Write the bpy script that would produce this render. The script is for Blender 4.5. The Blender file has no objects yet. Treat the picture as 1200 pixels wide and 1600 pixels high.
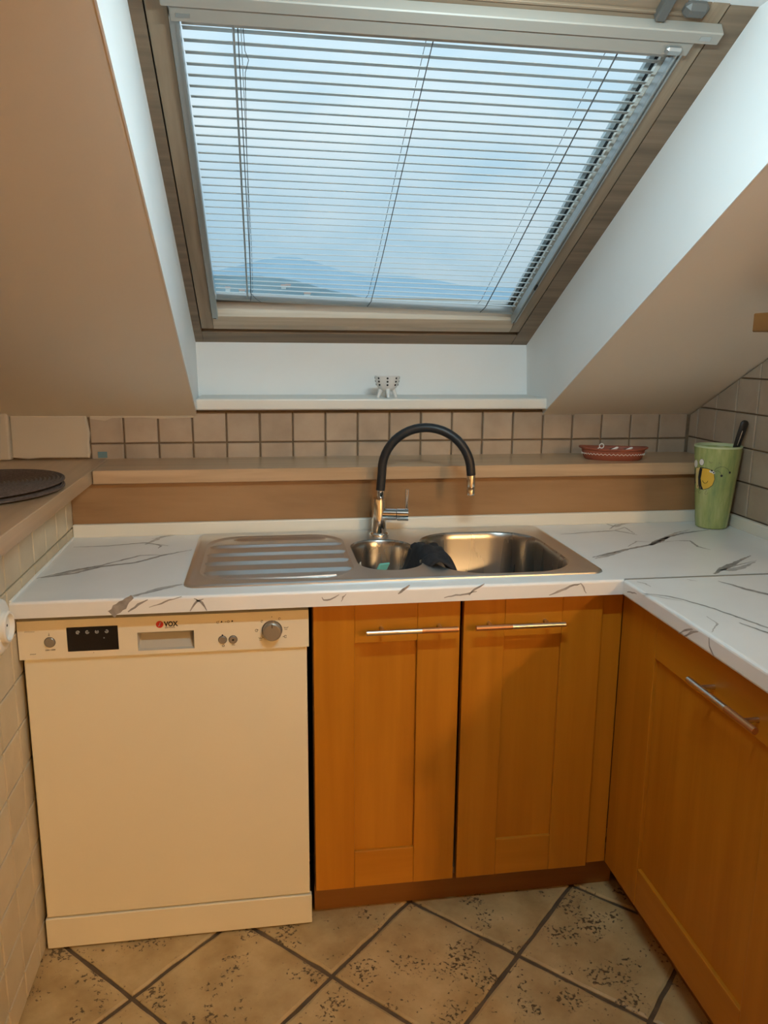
import bpy, bmesh, math, random
from mathutils import Vector, Matrix, Quaternion
random.seed(7)
S = bpy.context.scene
COL = S.collection

# ------------------------------------------------------------------ camera
CX, CY, CZ = .234, -1.6286, 1.3332
YAW, PITCH, ROLL, FPX = .1528, -.2052, .0083, 1226.2
fwd = Vector((math.sin(YAW)*math.cos(PITCH), math.cos(YAW)*math.cos(PITCH), math.sin(PITCH)))
r0 = Vector((math.cos(YAW), -math.sin(YAW), 0)); u0 = r0.cross(fwd)
RR = r0*math.cos(ROLL)+u0*math.sin(ROLL); UU = -r0*math.sin(ROLL)+u0*math.cos(ROLL)
CAMP = Vector((CX, CY, CZ))
cam = bpy.data.cameras.new('camera'); camo = bpy.data.objects.new('camera', cam); COL.objects.link(camo)
m = Matrix((RR, UU, -fwd)).transposed().to_4x4(); m.translation = CAMP; camo.matrix_world = m
cam.sensor_fit = 'VERTICAL'; cam.sensor_height = 32; cam.lens = FPX/1600*32; cam.clip_start = .02; cam.clip_end = 8000
S.camera = camo
def ray(u, v): return fwd+RR*((u-600)/FPX)-UU*((v-800)/FPX)
def hit(u, v, p0, n):
    d = ray(u, v); n = Vector(n); return CAMP+d*((Vector(p0)-CAMP).dot(n)/d.dot(n))
def hz(u, v, z): return hit(u, v, (0, 0, z), (0, 0, 1))
def hy(u, v, y): return hit(u, v, (0, y, 0), (0, 1, 0))
def hx(u, v, x): return hit(u, v, (x, 0, 0), (1, 0, 0))

# ------------------------------------------------------------------ view, world
S.view_settings.view_transform = 'Standard'; S.view_settings.look = 'None'
S.view_settings.gamma = 1; S.view_settings.use_curve_mapping = False
S.view_settings.exposure = 0.0
SKY = 1.02
LAMP_W = 2080
FILL_W = 8.0
w = bpy.data.worlds.new('sky'); S.world = w; w.use_nodes = True
nt = w.node_tree; nt.nodes.clear()
def N_(nt, t, **k):
    n = nt.nodes.new(t)
    for a, b in k.items():
        if a.startswith('i_'):
            n.inputs[a[2:].replace('_', ' ')].default_value = b
        else: setattr(n, a, b)
    return n
tc = N_(nt, 'ShaderNodeTexCoord'); mp = N_(nt, 'ShaderNodeMapping'); mp.inputs['Scale'].default_value = (1.0, 1.0, 2.6)
no = N_(nt, 'ShaderNodeTexNoise', i_Scale=2.6, i_Detail=6.0, i_Roughness=.52)
cr = N_(nt, 'ShaderNodeValToRGB'); cr.color_ramp.elements[0].position = .40; cr.color_ramp.elements[1].position = .66
cr.color_ramp.elements[0].color = (.50, .72, .88, 1); cr.color_ramp.elements[1].color = (.84, .93, .97, 1)
bg = N_(nt, 'ShaderNodeBackground', i_Strength=SKY); wo = N_(nt, 'ShaderNodeOutputWorld')
# overcast sky: three times as bright overhead as at the horizon
sx_ = N_(nt, 'ShaderNodeSeparateXYZ'); mr_ = N_(nt, 'ShaderNodeMapRange'); mr_.inputs['To Min'].default_value = SKY*.70; mr_.inputs['To Max'].default_value = SKY*2.1
for a, b in ((tc.outputs['Generated'], mp.inputs['Vector']), (mp.outputs[0], no.inputs['Vector']), (no.outputs['Fac'], cr.inputs[0]), (cr.outputs[0], bg.inputs[0]), (tc.outputs['Generated'], sx_.inputs[0]), (sx_.outputs['Z'], mr_.inputs['Value']), (mr_.outputs[0], bg.inputs['Strength']), (bg.outputs[0], wo.inputs[0])): nt.links.new(a, b)

# ------------------------------------------------------------------ dimensions (metres; x right, y away, z up)
WX = -.279          # face of the left tiled half wall
RX = 1.6            # face of right tiled wall
BY = .7479          # face of back tiles
ZC, TC = .8286, .0345   # worktop
YW = -.0315         # worktop front
YF = .5336          # fascia
ZSH, TSH = 1.0111, .0358; YSH, XSH = .5105, -.2182
ANG = .4572; ZT = 1.1345
NN = Vector((0, math.sin(ANG), math.cos(ANG))); SD = Vector((0, -math.cos(ANG), math.sin(ANG)))
def RP(x, s, d): return Vector((x, BY, ZT))+SD*s+NN*d
def ceil_z(y): return ZT+(BY-y)*math.tan(ANG)

# ------------------------------------------------------------------ materials
def mat(name): 
    m = bpy.data.materials.new(name); m.use_nodes = True; return m, m.node_tree, m.node_tree.nodes['Principled BSDF']
def plain(name, c, rough=.5, metal=0, **k):
    m, t, p = mat(name); p.inputs['Base Color'].default_value = (*c, 1); p.inputs['Roughness'].default_value = rough; p.inputs['Metallic'].default_value = metal
    for a, b in k.items(): p.inputs[a.replace('_', ' ')].default_value = b
    return m
def noisy(name, stops, scale=(1, 1, 1), nscale=5., detail=5., rough=.5, metal=0, bump=0., bscale=60., spec=None, distort=0., rand=0., coord='Object', nrough=.55, bdist=.002):
    """colour from a noise ramp, optional fine bump, optional per-object brightness change"""
    m, t, p = mat(name); L = t.links.new
    tc = N_(t, 'ShaderNodeTexCoord'); mp = N_(t, 'ShaderNodeMapping'); mp.inputs['Scale'].default_value = scale
    L(tc.outputs[coord], mp.inputs['Vector'])
    no = N_(t, 'ShaderNodeTexNoise', i_Scale=nscale, i_Detail=detail, i_Roughness=nrough, i_Distortion=distort)
    vec = mp.outputs[0]
    if rand:
        oi = N_(t, 'ShaderNodeObjectInfo'); ad = N_(t, 'ShaderNodeVectorMath', operation='ADD'); sc = N_(t, 'ShaderNodeMath', operation='MULTIPLY'); sc.inputs[1].default_value = 37.
        L(oi.outputs['Random'], sc.inputs[0]); L(vec, ad.inputs[0]); L(sc.outputs[0], ad.inputs[1]); vec = ad.outputs[0]
    L(vec, no.inputs['Vector'])
    cr = N_(t, 'ShaderNodeValToRGB'); e = cr.color_ramp.elements
    while len(e) < len(stops): e.new(.5)
    for el, (pos, c) in zip(e, stops): el.position = pos; el.color = (*c, 1)
    L(no.outputs['Fac'], cr.inputs[0]); out = cr.outputs[0]
    if rand:
        hs = N_(t, 'ShaderNodeHueSaturation'); mr = N_(t, 'ShaderNodeMapRange'); mr.inputs['To Min'].default_value = 1-rand; mr.inputs['To Max'].default_value = 1+rand
        L(oi.outputs['Random'], mr.inputs['Value']); L(mr.outputs[0], hs.inputs['Value']); L(out, hs.inputs['Color']); out = hs.outputs[0]
    L(out, p.inputs['Base Color'])
    p.inputs['Roughness'].default_value = rough; p.inputs['Metallic'].default_value = metal
    if spec is not None: p.inputs['Specular IOR Level'].default_value = spec
    if bump:
        n2 = N_(t, 'ShaderNodeTexNoise', i_Scale=bscale, i_Detail=4.); L(vec, n2.inputs['Vector'])
        bp = N_(t, 'ShaderNodeBump', i_Strength=bump, i_Distance=bdist); L(n2.outputs['Fac'], bp.inputs['Height']); L(bp.outputs[0], p.inputs['Normal'])
    return m

def wood(name, a, b, c, sc, rough=.42, knots=False):
    return noisy(name, [(.25, a), (.5, b), (.75, c)], scale=sc, nscale=1., detail=7., rough=rough, bump=.12, bscale=3., distort=.35, spec=.35)
DA, DB, DC = (.42, .150, .006), (.475, .18, .009), (.53, .21, .014)
M = {}
M['door_v'] = wood('honey_wood_upright', DA, DB, DC, (26, 26, 1.6))
M['door_h'] = wood('honey_wood_across', DA, DB, DC, (1.6, 26, 26))
M['door_y'] = wood('honey_wood_along', DA, DB, DC, (26, 1.6, 26))
M['shelf_wood'] = wood('brown_shelf_wood', (.20, .085, .02), (.25, .11, .028), (.29, .135, .036), (26, 1.6, 26))
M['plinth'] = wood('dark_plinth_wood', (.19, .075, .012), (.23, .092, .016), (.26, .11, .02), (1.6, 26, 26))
M['carcass'] = plain('carcass_board', (.30, .16, .06), .6)
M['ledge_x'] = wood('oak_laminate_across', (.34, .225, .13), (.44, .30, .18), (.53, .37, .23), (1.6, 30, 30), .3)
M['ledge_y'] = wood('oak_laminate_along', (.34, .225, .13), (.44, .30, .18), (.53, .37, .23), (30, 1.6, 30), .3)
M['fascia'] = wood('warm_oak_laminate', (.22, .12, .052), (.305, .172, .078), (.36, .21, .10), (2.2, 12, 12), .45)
M['sash'] = wood('skylit_pine_across', (.40, .31, .22), (.52, .42, .31), (.62, .52, .40), (2, 40, 40), .5)  # lighter than the stiles: sky light on the bottom rail is in the colour
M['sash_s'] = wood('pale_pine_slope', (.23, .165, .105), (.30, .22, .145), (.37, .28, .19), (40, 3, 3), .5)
M['frame'] = wood('brown_pine', (.16, .11, .07), (.22, .155, .10), (.29, .21, .14), (2, 40, 40), .55)
M['plaster'] = noisy('warm_white_plaster', [(.3, (.54, .45, .33)), (.7, (.58, .49, .365))], nscale=3., rough=.9, bump=.15, bscale=180, bdist=.001)
M['ceiling'] = noisy('ceiling_paint', [(.3, (.83, .765, .66)), (.7, (.86, .795, .69))], nscale=2.5, rough=.92, bump=.12, bscale=150, bdist=.001)
M['white_wall'] = noisy('white_wall_paint', [(.3, (.82, .78, .70)), (.7, (.85, .81, .73))], nscale=3., rough=.9)
M['reveal'] = noisy('white_reveal_paint', [(.3, (.85, .86, .85)), (.7, (.88, .89, .88))], nscale=4., rough=.7, bump=.06, bscale=120, bdist=.001)
M['sill'] = plain('cream_sill_gloss', (.78, .75, .68), .35)
M['trim'] = plain('cream_plastic_strip', (.72, .69, .60), .4)
M['silicone'] = plain('white_silicone', (.82, .80, .74), .5)
M['tile_wall'] = noisy('beige_glazed_tile', [(.25, (.33, .255, .19)), (.5, (.40, .315, .235)), (.75, (.455, .37, .285))], nscale=9., rough=.36, bump=.25, bscale=45, rand=.07, bdist=.0015)
M['tile_left'] = noisy('cream_glazed_tile', [(.25, (.50, .41, .27)), (.5, (.57, .475, .32)), (.75, (.63, .54, .38))], nscale=9., rough=.36, bump=.25, bscale=45, rand=.05, bdist=.0015)
M['grout'] = noisy('brown_grout', [(.3, (.17, .115, .07)), (.7, (.24, .165, .10))], nscale=40., rough=.95)
M['grout_light'] = noisy('tan_grout', [(.3, (.34, .26, .17)), (.7, (.42, .33, .22))], nscale=40., rough=.95)
M['grout_floor'] = noisy('floor_grout', [(.3, (.10, .066, .036)), (.7, (.15, .10, .058))], nscale=40., rough=.95, bump=.3, bscale=80)
M['worktop'] = noisy('white_marble_laminate', [(.35, (.77, .765, .745)), (.62, (.83, .825, .805))], nscale=3., rough=.3)
M['vein'] = noisy('grey_vein', [(.3, (.22, .20, .185)), (.7, (.40, .375, .35))], nscale=60., rough=.35)
M['vein_soft'] = noisy('pale_grey_vein', [(.3, (.38, .36, .34)), (.7, (.55, .53, .50))], nscale=60., rough=.35)
M['cream'] = noisy('cream_enamel', [(.3, (.79, .71, .52)), (.7, (.82, .735, .545))], nscale=2., rough=.38)
M['cream_panel'] = plain('cream_plastic', (.80, .71, .53), .4)
M['recess'] = plain('grey_beige_plastic', (.44, .40, .32), .5)
M['greyknob'] = plain('grey_knob', (.34, .31, .26), .35, .6)
M['display'] = plain('black_display', (.006, .006, .007), .25)
M['ink'] = plain('dark_print', (.10, .075, .05), .6)
M['ink_black'] = plain('black_print', (.012, .012, .014), .5)
M['ink_pale'] = plain('pale_icon_print', (.42, .42, .40), .5)
M['red'] = plain('red_badge', (.55, .03, .02), .4)
M['black'] = plain('black_void_rubber', (.010, .010, .010), .7)
M['chrome'] = plain('chrome', (.75, .74, .72), .09, 1)
M['hose'] = plain('black_silicone_hose', (.012, .013, .015), .45)
M['steel_bar'] = plain('brushed_steel_bar', (.62, .58, .52), .3, 1)
M['copper_bar'] = plain('worn_copper_bar', (.50, .235, .10), .38, .7)
M['alu'] = plain('grey_aluminium', (.42, .43, .42), .4, .75)
M['spacer'] = plain('grey_spacer', (.50, .53, .54), .5)
M['alu_white'] = plain('greige_painted_metal', (.34, .31, .265), .45)
M['slat'] = plain('white_blind_slat', (.52, .56, .56), .35)
M['cord'] = plain('dark_cord', (.10, .11, .115), .7)
M['dark_metal'] = plain('dark_latch', (.10, .095, .085), .5)
M['white_cer'] = plain('white_ceramic', (.80, .79, .77), .3)
M['terra'] = noisy('terracotta', [(.3, (.24, .06, .03)), (.7, (.31, .085, .045))], nscale=20., rough=.6)
M['cloth'] = noisy('black_cloth', [(.3, (.008, .008, .010)), (.7, (.022, .022, .026))], nscale=60., rough=.95, bump=.6, bscale=260)
M['teal'] = plain('teal_sponge', (.16, .50, .42), .8)
M['sticker'] = plain('teal_sticker', (.12, .22, .25), .6)
M['brown_mat'] = noisy('brown_weave', [(.35, (.06, .043, .035)), (.65, (.11, .082, .068))], nscale=140., rough=.6, bump=.5, bscale=300)
M['white_plastic'] = plain('white_plastic', (.80, .78, .72), .35)
M['utensil'] = plain('black_nylon', (.02, .016, .014), .4)
M['yellow'] = plain('bee_yellow', (.75, .46, .05), .35)
M['yellow_pale'] = plain('bee_pale_yellow', (.72, .56, .22), .35)
M['white_print'] = plain('white_print', (.75, .75, .70), .35)
M['cup_in'] = plain('cup_inside', (.55, .62, .36), .35)
M['brown_nut'] = plain('dark_brown', (.09, .05, .03), .5)
M['lampglass'] = None

def steel(name, sc, rough=.26, k=1.):
    m, t, p = mat(name); L = t.links.new
    tc = N_(t, 'ShaderNodeTexCoord'); mp = N_(t, 'ShaderNodeMapping'); mp.inputs['Scale'].default_value = sc
    L(tc.outputs['Object'], mp.inputs['Vector'])
    no = N_(t, 'ShaderNodeTexNoise', i_Scale=1., i_Detail=3.); L(mp.outputs[0], no.inputs['Vector'])
    mr = N_(t, 'ShaderNodeMapRange'); mr.inputs['To Min'].default_value = rough-.02; mr.inputs['To Max'].default_value = rough+.03
    L(no.outputs['Fac'], mr.inputs['Value']); L(mr.outputs[0], p.inputs['Roughness'])
    bp = N_(t, 'ShaderNodeBump', i_Strength=.0015, i_Distance=.001); L(no.outputs['Fac'], bp.inputs['Height']); L(bp.outputs[0], p.inputs['Normal'])
    p.inputs['Base Color'].default_value = (.66, .66, .655, 1); p.inputs['Metallic'].default_value = 1
    return m
M['steel'] = steel('brushed_steel', (8, 260, 260), .33)
M['steel_bowl'] = steel('shaded_bowl_steel', (22, 22, 3), .27)
M['steel_bowl'].node_tree.nodes['Principled BSDF'].inputs['Base Color'].default_value = (.40, .39, .365, 1)  # same steel darkened: dim reflections inside the bowls put into the colour

def travertine(name):
    """beige stone with clustered dark pits, different on each tile"""
    m, t, p = mat(name); L = t.links.new
    tc = N_(t, 'ShaderNodeTexCoord'); oi = N_(t, 'ShaderNodeObjectInfo')
    mu = N_(t, 'ShaderNodeMath', operation='MULTIPLY'); mu.inputs[1].default_value = 31.; L(oi.outputs['Random'], mu.inputs[0])
    ad = N_(t, 'ShaderNodeVectorMath', operation='ADD'); L(tc.outputs['Object'], ad.inputs[0]); L(mu.outputs[0], ad.inputs[1]); v = ad.outputs[0]
    n1 = N_(t, 'ShaderNodeTexNoise', i_Scale=9., i_Detail=6., i_Roughness=.6); L(v, n1.inputs['Vector'])
    c1 = N_(t, 'ShaderNodeValToRGB'); e = c1.color_ramp.elements
    e[0].position = .3; e[0].color = (.37, .24, .095, 1); e[1].position = .72; e[1].color = (.62, .455, .225, 1)
    L(n1.outputs['Fac'], c1.inputs[0])
    n2 = N_(t, 'ShaderNodeTexNoise', i_Scale=120., i_Detail=3., i_Roughness=.6); L(v, n2.inputs['Vector'])
    n3 = N_(t, 'ShaderNodeTexNoise', i_Scale=13., i_Detail=3.); L(v, n3.inputs['Vector'])
    r3 = N_(t, 'ShaderNodeMapRange'); r3.inputs['From Min'].default_value = .42; r3.inputs['From Max'].default_value = .70; r3.inputs['To Min'].default_value = 0.; r3.inputs['To Max'].default_value = .20
    L(n3.outputs['Fac'], r3.inputs['Value'])
    su = N_(t, 'ShaderNodeMath', operation='ADD'); L(n2.outputs['Fac'], su.inputs[0]); L(r3.outputs[0], su.inputs[1])
    c2 = N_(t, 'ShaderNodeValToRGB'); e = c2.color_ramp.elements; e[0].position = .69; e[0].color = (0, 0, 0, 1); e[1].position = .76; e[1].color = (1, 1, 1, 1)
    L(su.outputs[0], c2.inputs[0])
    mx = N_(t, 'ShaderNodeMixRGB'); L(c2.outputs[0], mx.inputs['Fac']); L(c1.outputs[0], mx.inputs['Color1']); mx.inputs['Color2'].default_value = (.13, .085, .04, 1)
    L(mx.outputs[0], p.inputs['Base Color']); p.inputs['Roughness'].default_value = .42
    bp = N_(t, 'ShaderNodeBump', i_Strength=.6, i_Distance=.003); bp.invert = True; L(c2.outputs[0], bp.inputs['Height'])
    b2 = N_(t, 'ShaderNodeBump', i_Strength=.3, i_Distance=.006); L(n1.outputs['Fac'], b2.inputs['Height']); L(bp.outputs[0], b2.inputs['Normal']); L(b2.outputs[0], p.inputs['Normal'])
    return m
M['floor_tile'] = travertine('pitted_beige_stone')

def cupmat():
    m, t, p = mat('green_brushed_glaze'); L = t.links.new
    tc = N_(t, 'ShaderNodeTexCoord'); mp = N_(t, 'ShaderNodeMapping'); mp.inputs['Scale'].default_value = (45, 45, 7); mp.inputs['Rotation'].default_value = (.25, .2, 0)
    L(tc.outputs['Object'], mp.inputs['Vector']); no = N_(t, 'ShaderNodeTexNoise', i_Scale=1., i_Detail=6., i_Roughness=.6); L(mp.outputs[0], no.inputs['Vector'])
    cr = N_(t, 'ShaderNodeValToRGB'); e = cr.color_ramp.elements; e.new(.5)
    for el, (a, c) in zip(e, ((.28, (.20, .29, .11)), (.5, (.34, .395, .14)), (.74, (.52, .53, .24)))): el.position = a; el.color = (*c, 1)
    L(no.outputs['Fac'], cr.inputs[0]); L(cr.outputs[0], p.inputs['Base Color']); p.inputs['Roughness'].default_value = .25
    return m
M['cup'] = cupmat()

def glassmat():
    m = bpy.data.materials.new('window_glass'); m.use_nodes = True; t = m.node_tree; t.nodes.clear(); L = t.links.new
    tr = N_(t, 'ShaderNodeBsdfTransparent'); tr.inputs[0].default_value = (.95, .975, .975, 1)
    gl = N_(t, 'ShaderNodeBsdfGlossy', i_Roughness=.02); lw = N_(t, 'ShaderNodeLayerWeight', i_Blend=.5); pw = N_(t, 'ShaderNodeMath', operation='POWER'); pw.inputs[1].default_value = 5.
    fr = N_(t, 'ShaderNodeMath', operation='MULTIPLY_ADD'); fr.inputs[1].default_value = .6; fr.inputs[2].default_value = .03
    L(lw.outputs['Facing'], pw.inputs[0]); L(pw.outputs[0], fr.inputs[0])
    mx = N_(t, 'ShaderNodeMixShader'); o = N_(t, 'ShaderNodeOutputMaterial')
    L(fr.outputs[0], mx.inputs[0]); L(tr.outputs[0], mx.inputs[1]); L(gl.outputs[0], mx.inputs[2]); L(mx.outputs[0], o.inputs[0])
    return m
M['glass'] = glassmat()
def emis(name, c, s):
    m, t, p = mat(name); p.inputs['Emission Color'].default_value = (*c, 1); p.inputs['Emission Strength'].default_value = s; p.inputs['Base Color'].default_value = (.9, .85, .75, 1); return m
M['lampglass'] = emis('lit_lamp_glass', (1, .62, .26), 6)
M['forest'] = noisy('near_forest_hazed', [(.35, (.12, .19, .22)), (.65, (.20, .28, .31))], nscale=.012, detail=8., rough=1., spec=0.)  # bluish forest, distance haze mixed into the base colour
M['forest_far_hazed'] = noisy('far_ridge_hazed', [(.35, (.26, .37, .45)), (.65, (.31, .42, .50))], nscale=.008, detail=8., rough=1., spec=0.)  # ridge colour carries the blue air haze itself, no volume
M['house'] = plain('pale_house_wall', (.75, .74, .70), .9)
M['roof'] = plain('house_roof', (.40, .25, .20), .9)
M['meadow'] = noisy('valley_green', [(.35, (.18, .27, .25)), (.65, (.30, .38, .32))], nscale=.02, detail=8., rough=1., spec=0.)

# ------------------------------------------------------------------ mesh helpers
def link(name, me, parent=None):
    o = bpy.data.objects.new(name, me); COL.objects.link(o)
    if parent is not None: o.parent = parent
    return o
def tag(o, label, cat, group=None):
    o['label'] = label; o['category'] = cat
    if group: o['group'] = group
    return o
def struct(o): o['kind'] = 'structure'; return o
def empty(name, loc=(0, 0, 0)):
    o = bpy.data.objects.new(name, None); COL.objects.link(o); o.empty_display_size = .05
    return o          # stays at the origin so that parts keep world coordinates
def fin(bm, name, mtl, parent=None, smooth=False, norm=True):
    if norm: bmesh.ops.recalc_face_normals(bm, faces=bm.faces)
    me = bpy.data.meshes.new(name); bm.to_mesh(me); bm.free()
    if mtl is not None: me.materials.append(M[mtl] if isinstance(mtl, str) else mtl)
    if smooth:
        for p in me.polygons: p.use_smooth = True
        if smooth != 'all': me.set_sharp_from_angle(angle=math.radians(38))
    return link(name, me, parent)
def box(bm, lo, hi, bev=0., seg=1):
    g = bmesh.ops.create_cube(bm, size=1.); vs = g['verts']
    for v in vs: v.co = Vector([lo[i]+(hi[i]-lo[i])*(v.co[i]+.5) for i in range(3)])
    if bev:
        es = list({e for v in vs for e in v.link_edges})
        bmesh.ops.bevel(bm, geom=es, offset=bev, segments=seg, affect='EDGES', profile=.5)
    return bm
def bx(name, lo, hi, mtl, parent=None, bev=0., seg=1):
    return fin(box(bmesh.new(), lo, hi, bev, seg), name, mtl, parent)
def hexa(bm, p):      # p: 8 points, bottom loop then top loop
    v = [bm.verts.new(q) for q in p]
    for f in ((0, 3, 2, 1), (4, 5, 6, 7), (0, 1, 5, 4), (1, 2, 6, 5), (2, 3, 7, 6), (3, 0, 4, 7)): bm.faces.new([v[i] for i in f])
def rbox(bm, x0, x1, s0, s1, d0, d1, s0b=None, bev=0):   # a box in roof coordinates
    n0 = len(bm.verts)
    hexa(bm, [RP(x0, s0, d0), RP(x1, s0, d0), RP(x1, s1, d0), RP(x0, s1, d0), RP(x0, s0, d1), RP(x1, s0, d1), RP(x1, s1, d1), RP(x0, s1, d1)])
    if bev:
        bm.verts.ensure_lookup_table(); vs = bm.verts[n0:]
        bmesh.ops.bevel(bm, geom=list({e for v in vs for e in v.link_edges}), offset=bev, segments=1, affect='EDGES', profile=.5)
def rb(name, x0, x1, s0, s1, d0, d1, mtl, parent=None, bev=0):
    bm = bmesh.new(); rbox(bm, x0, x1, s0, s1, d0, d1, bev=bev); return fin(bm, name, mtl, parent)
def loops(bm, ls, cap0=True, cap1=True, closed=True):
    R = [[bm.verts.new(p) for p in l] for l in ls]
    n = len(R[0])
    for a, b in zip(R, R[1:]):
        for i in range(n if closed else n-1):
            j = (i+1) % n; bm.faces.new((a[i], a[j], b[j], b[i]))
    if cap0: bm.faces.new(R[0][::-1])
    if cap1: bm.faces.new(R[-1])
    return R
def lathe(bm, prof, c=(0, 0, 0), n=32, cap0=True, cap1=True):
    c = Vector(c)
    return loops(bm, [[c+Vector((r*math.cos(2*math.pi*i/n), r*math.sin(2*math.pi*i/n), z)) for i in range(n)] for r, z in prof], cap0, cap1)
def tube(bm, pts, r, n=10, cap=True):
    pts = [Vector(p) for p in pts]; rs = r if isinstance(r, (list, tuple)) else [r]*len(pts)
    ls = []; up = None
    for i, p in enumerate(pts):
        t = (pts[min(i+1, len(pts)-1)]-pts[max(i-1, 0)]).normalized()
        if up is None:
            up = Vector((0, 0, 1)) if abs(t.z) < .9 else Vector((0, 1, 0))
        a = (up-t*up.dot(t)).normalized(); up = a; b = t.cross(a)
        ls.append([p+(a*math.cos(2*math.pi*k/n)+b*math.sin(2*math.pi*k/n))*rs[i] for k in range(n)])
    loops(bm, ls, cap, cap); return bm
def rrect(x0, x1, y0, y1, r, n=6):
    out = []
    for cx, cy, a0 in ((x1-r, y1-r, 0), (x0+r, y1-r, 90), (x0+r, y0+r, 180), (x1-r, y0+r, 270)):
        for k in range(n+1):
            a = math.radians(a0+90*k/n); out.append((cx+r*math.cos(a), cy+r*math.sin(a)))
    return out
def text(name, body, size, mtl, mtx, parent, thick=.0003, sx=1.0, align='LEFT', weight=0):
    cu = bpy.data.curves.new(name, 'FONT'); cu.body = body; cu.size = size; cu.extrude = thick; cu.align_x = align; cu.offset = weight; cu.resolution_u = 3
    to = bpy.data.objects.new(name, cu); COL.objects.link(to)
    dg = bpy.context.evaluated_depsgraph_get(); me = bpy.data.meshes.new_from_object(to.evaluated_get(dg))
    bpy.data.objects.remove(to); me.transform(mtx @ Matrix.Diagonal((sx, 1, 1, 1))); me.materials.clear(); me.materials.append(M[mtl])
    return link(name, me, parent)
def clip(poly, a, b, c):            # keep a*x+b*y<=c
    out = []
    for i, p in enumerate(poly):
        q = poly[(i+1) % len(poly)]; fp = a*p[0]+b*p[1]-c; fq = a*q[0]+b*q[1]-c
        if fp <= 0: out.append(p)
        if fp*fq < 0:
            t = fp/(fp-fq); out.append((p[0]+(q[0]-p[0])*t, p[1]+(q[1]-p[1])*t))
    return out
def area(p): return abs(sum(p[i][0]*p[(i+1) % len(p)][1]-p[(i+1) % len(p)][0]*p[i][1] for i in range(len(p))))/2
def inset(poly, d):
    cx = sum(p[0] for p in poly)/len(poly); cy = sum(p[1] for p in poly)/len(poly); out = []
    for x, y in poly:
        l = math.hypot(x-cx, y-cy) or 1; k = max(0, 1-d*1.35/l); out.append((cx+(x-cx)*k, cy+(y-cy)*k))
    return out
def tile_mesh(poly, f, th=.006, bev=.0025):
    """poly in 2D, f(u,v,h) -> world; h is the height above the wall"""
    bm = bmesh.new(); i = inset(poly, bev)
    loops(bm, [[f(u, v, 0) for u, v in poly], [f(u, v, th-bev*.6) for u, v in poly], [f(u, v, th) for u, v in i]], False, True)
    return bm

# ================================================================== SETTING
# ---- floor: grout bed with diagonal stone tiles
floor = struct(bx('floor', (-2.2, -1.98, -.12), (3.4, 1.05, -.005), 'grout_floor'))
struct(bx('floor', (-2.2, -8., -.12), (3.4, -1.98, .0), 'floor_tile'))
DG = .4195; P = DG/math.sqrt(2); h = P/2-.0045
variants = []
for k in range(4):
    rnd = random.Random(k); pts = []
    for cx_, cy_, dx_, dy_ in ((-h, -h, 1, 0), (h, -h, 0, 1), (h, h, -1, 0), (-h, h, 0, -1)):
        for j in range(8):
            t = 2*h*j/8; jit = rnd.uniform(-.0022, .0012) if j else -.001
            pts.append((cx_+dx_*t-dy_*jit*-1*0+(dy_*jit), cy_+dy_*t-(dx_*jit)))
    bm = bmesh.new()
    pi = [(x*(1-.006/h), y*(1-.006/h)) for x, y in pts]
    loops(bm, [[(x, y, -.008) for x, y in pts], [(x, y, -.0025) for x, y in pts], [(x, y, 0) for x, y in pi]], False, True)
    bmesh.ops.recalc_face_normals(bm, faces=bm.faces); me = bpy.data.meshes.new('stone_tile'); bm.to_mesh(me); bm.free(); me.materials.append(M['floor_tile']); variants.append(me)
for a in range(-12, 13):
    for b in range(-12, 13):
        x = -.066+DG/2*(a+b)+DG/2; y = -.166+DG/2*(b-a)
        if -.30 < x < 1.6 and -1.75 < y < .42:
            t = link('tile', variants[(a*3+b*5) % 4], floor); t.location = (x, y, random.uniform(-.0008, 0)); t.rotation_euler.z = math.radians(45+90*((a+2*b) % 4))

# ---- back wall, with two rows of beige tiles and a plastered end
wall_b = struct(bx('wall_back', (-2.2, BY+.006, -.1), (3.4, 1.0, 1.150), 'grout'))
def fb(u, v, h): return Vector((u, BY+.006-h, v))
TP = .0981; XT0 = -.1705; ZR = 1.0552
for i in range(-1, 19):
    x0 = XT0+i*TP; x1 = min(x0+TP, RX); 
    if i == -1: x0 = -.266
    for z0, z1 in ((ZSH, ZR), (ZR, ZT+.012)):
        g_ = .0026
        p = [(x0+g_, z0+(g_ if z0 > ZSH else -.002)), (x1-g_, z0+(g_ if z0 > ZSH else -.002)), (x1-g_, z1-g_), (x0+g_, z1-g_)]
        if x1-x0 > .012: fin(tile_mesh(p, fb), 'tile', 'tile_wall', wall_b)
bm = bmesh.new()
pl = [(-.482, 1.018), (-.44, 1.013), (-.40, 1.016), (-.27, 1.015), (-.2665, 1.03), (-.268, 1.06), (-.264, 1.085), (-.268, 1.11), (-.272, 1.137), (-.48, 1.139)]
loops(bm, [[fb(u, v, 0) for u, v in pl], [fb(u, v, .010) for u, v in pl], [fb(u, v, .013) for u, v in inset(pl, .004)]], False, True)
fin(bm, 'plaster_patch', 'plaster', wall_b)
bx('plaster_pier', (-2.2, BY-.022, ZSH+.001), (-.481, BY+.02, 1.150), 'plaster', wall_b, .006, 2)
bm = bmesh.new()
pl = [(-.262, 1.128), (-.22, 1.122), (-.20, 1.130), (-.12, 1.131), (-.06, 1.127), (.03, 1.130), (.03, 1.145), (-.262, 1.145)]
loops(bm, [[fb(u, v, 0) for u, v in pl], [fb(u, v, .0085) for u, v in pl]], False, True)
fin(bm, 'plaster_smear', 'plaster', wall_b)

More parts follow.
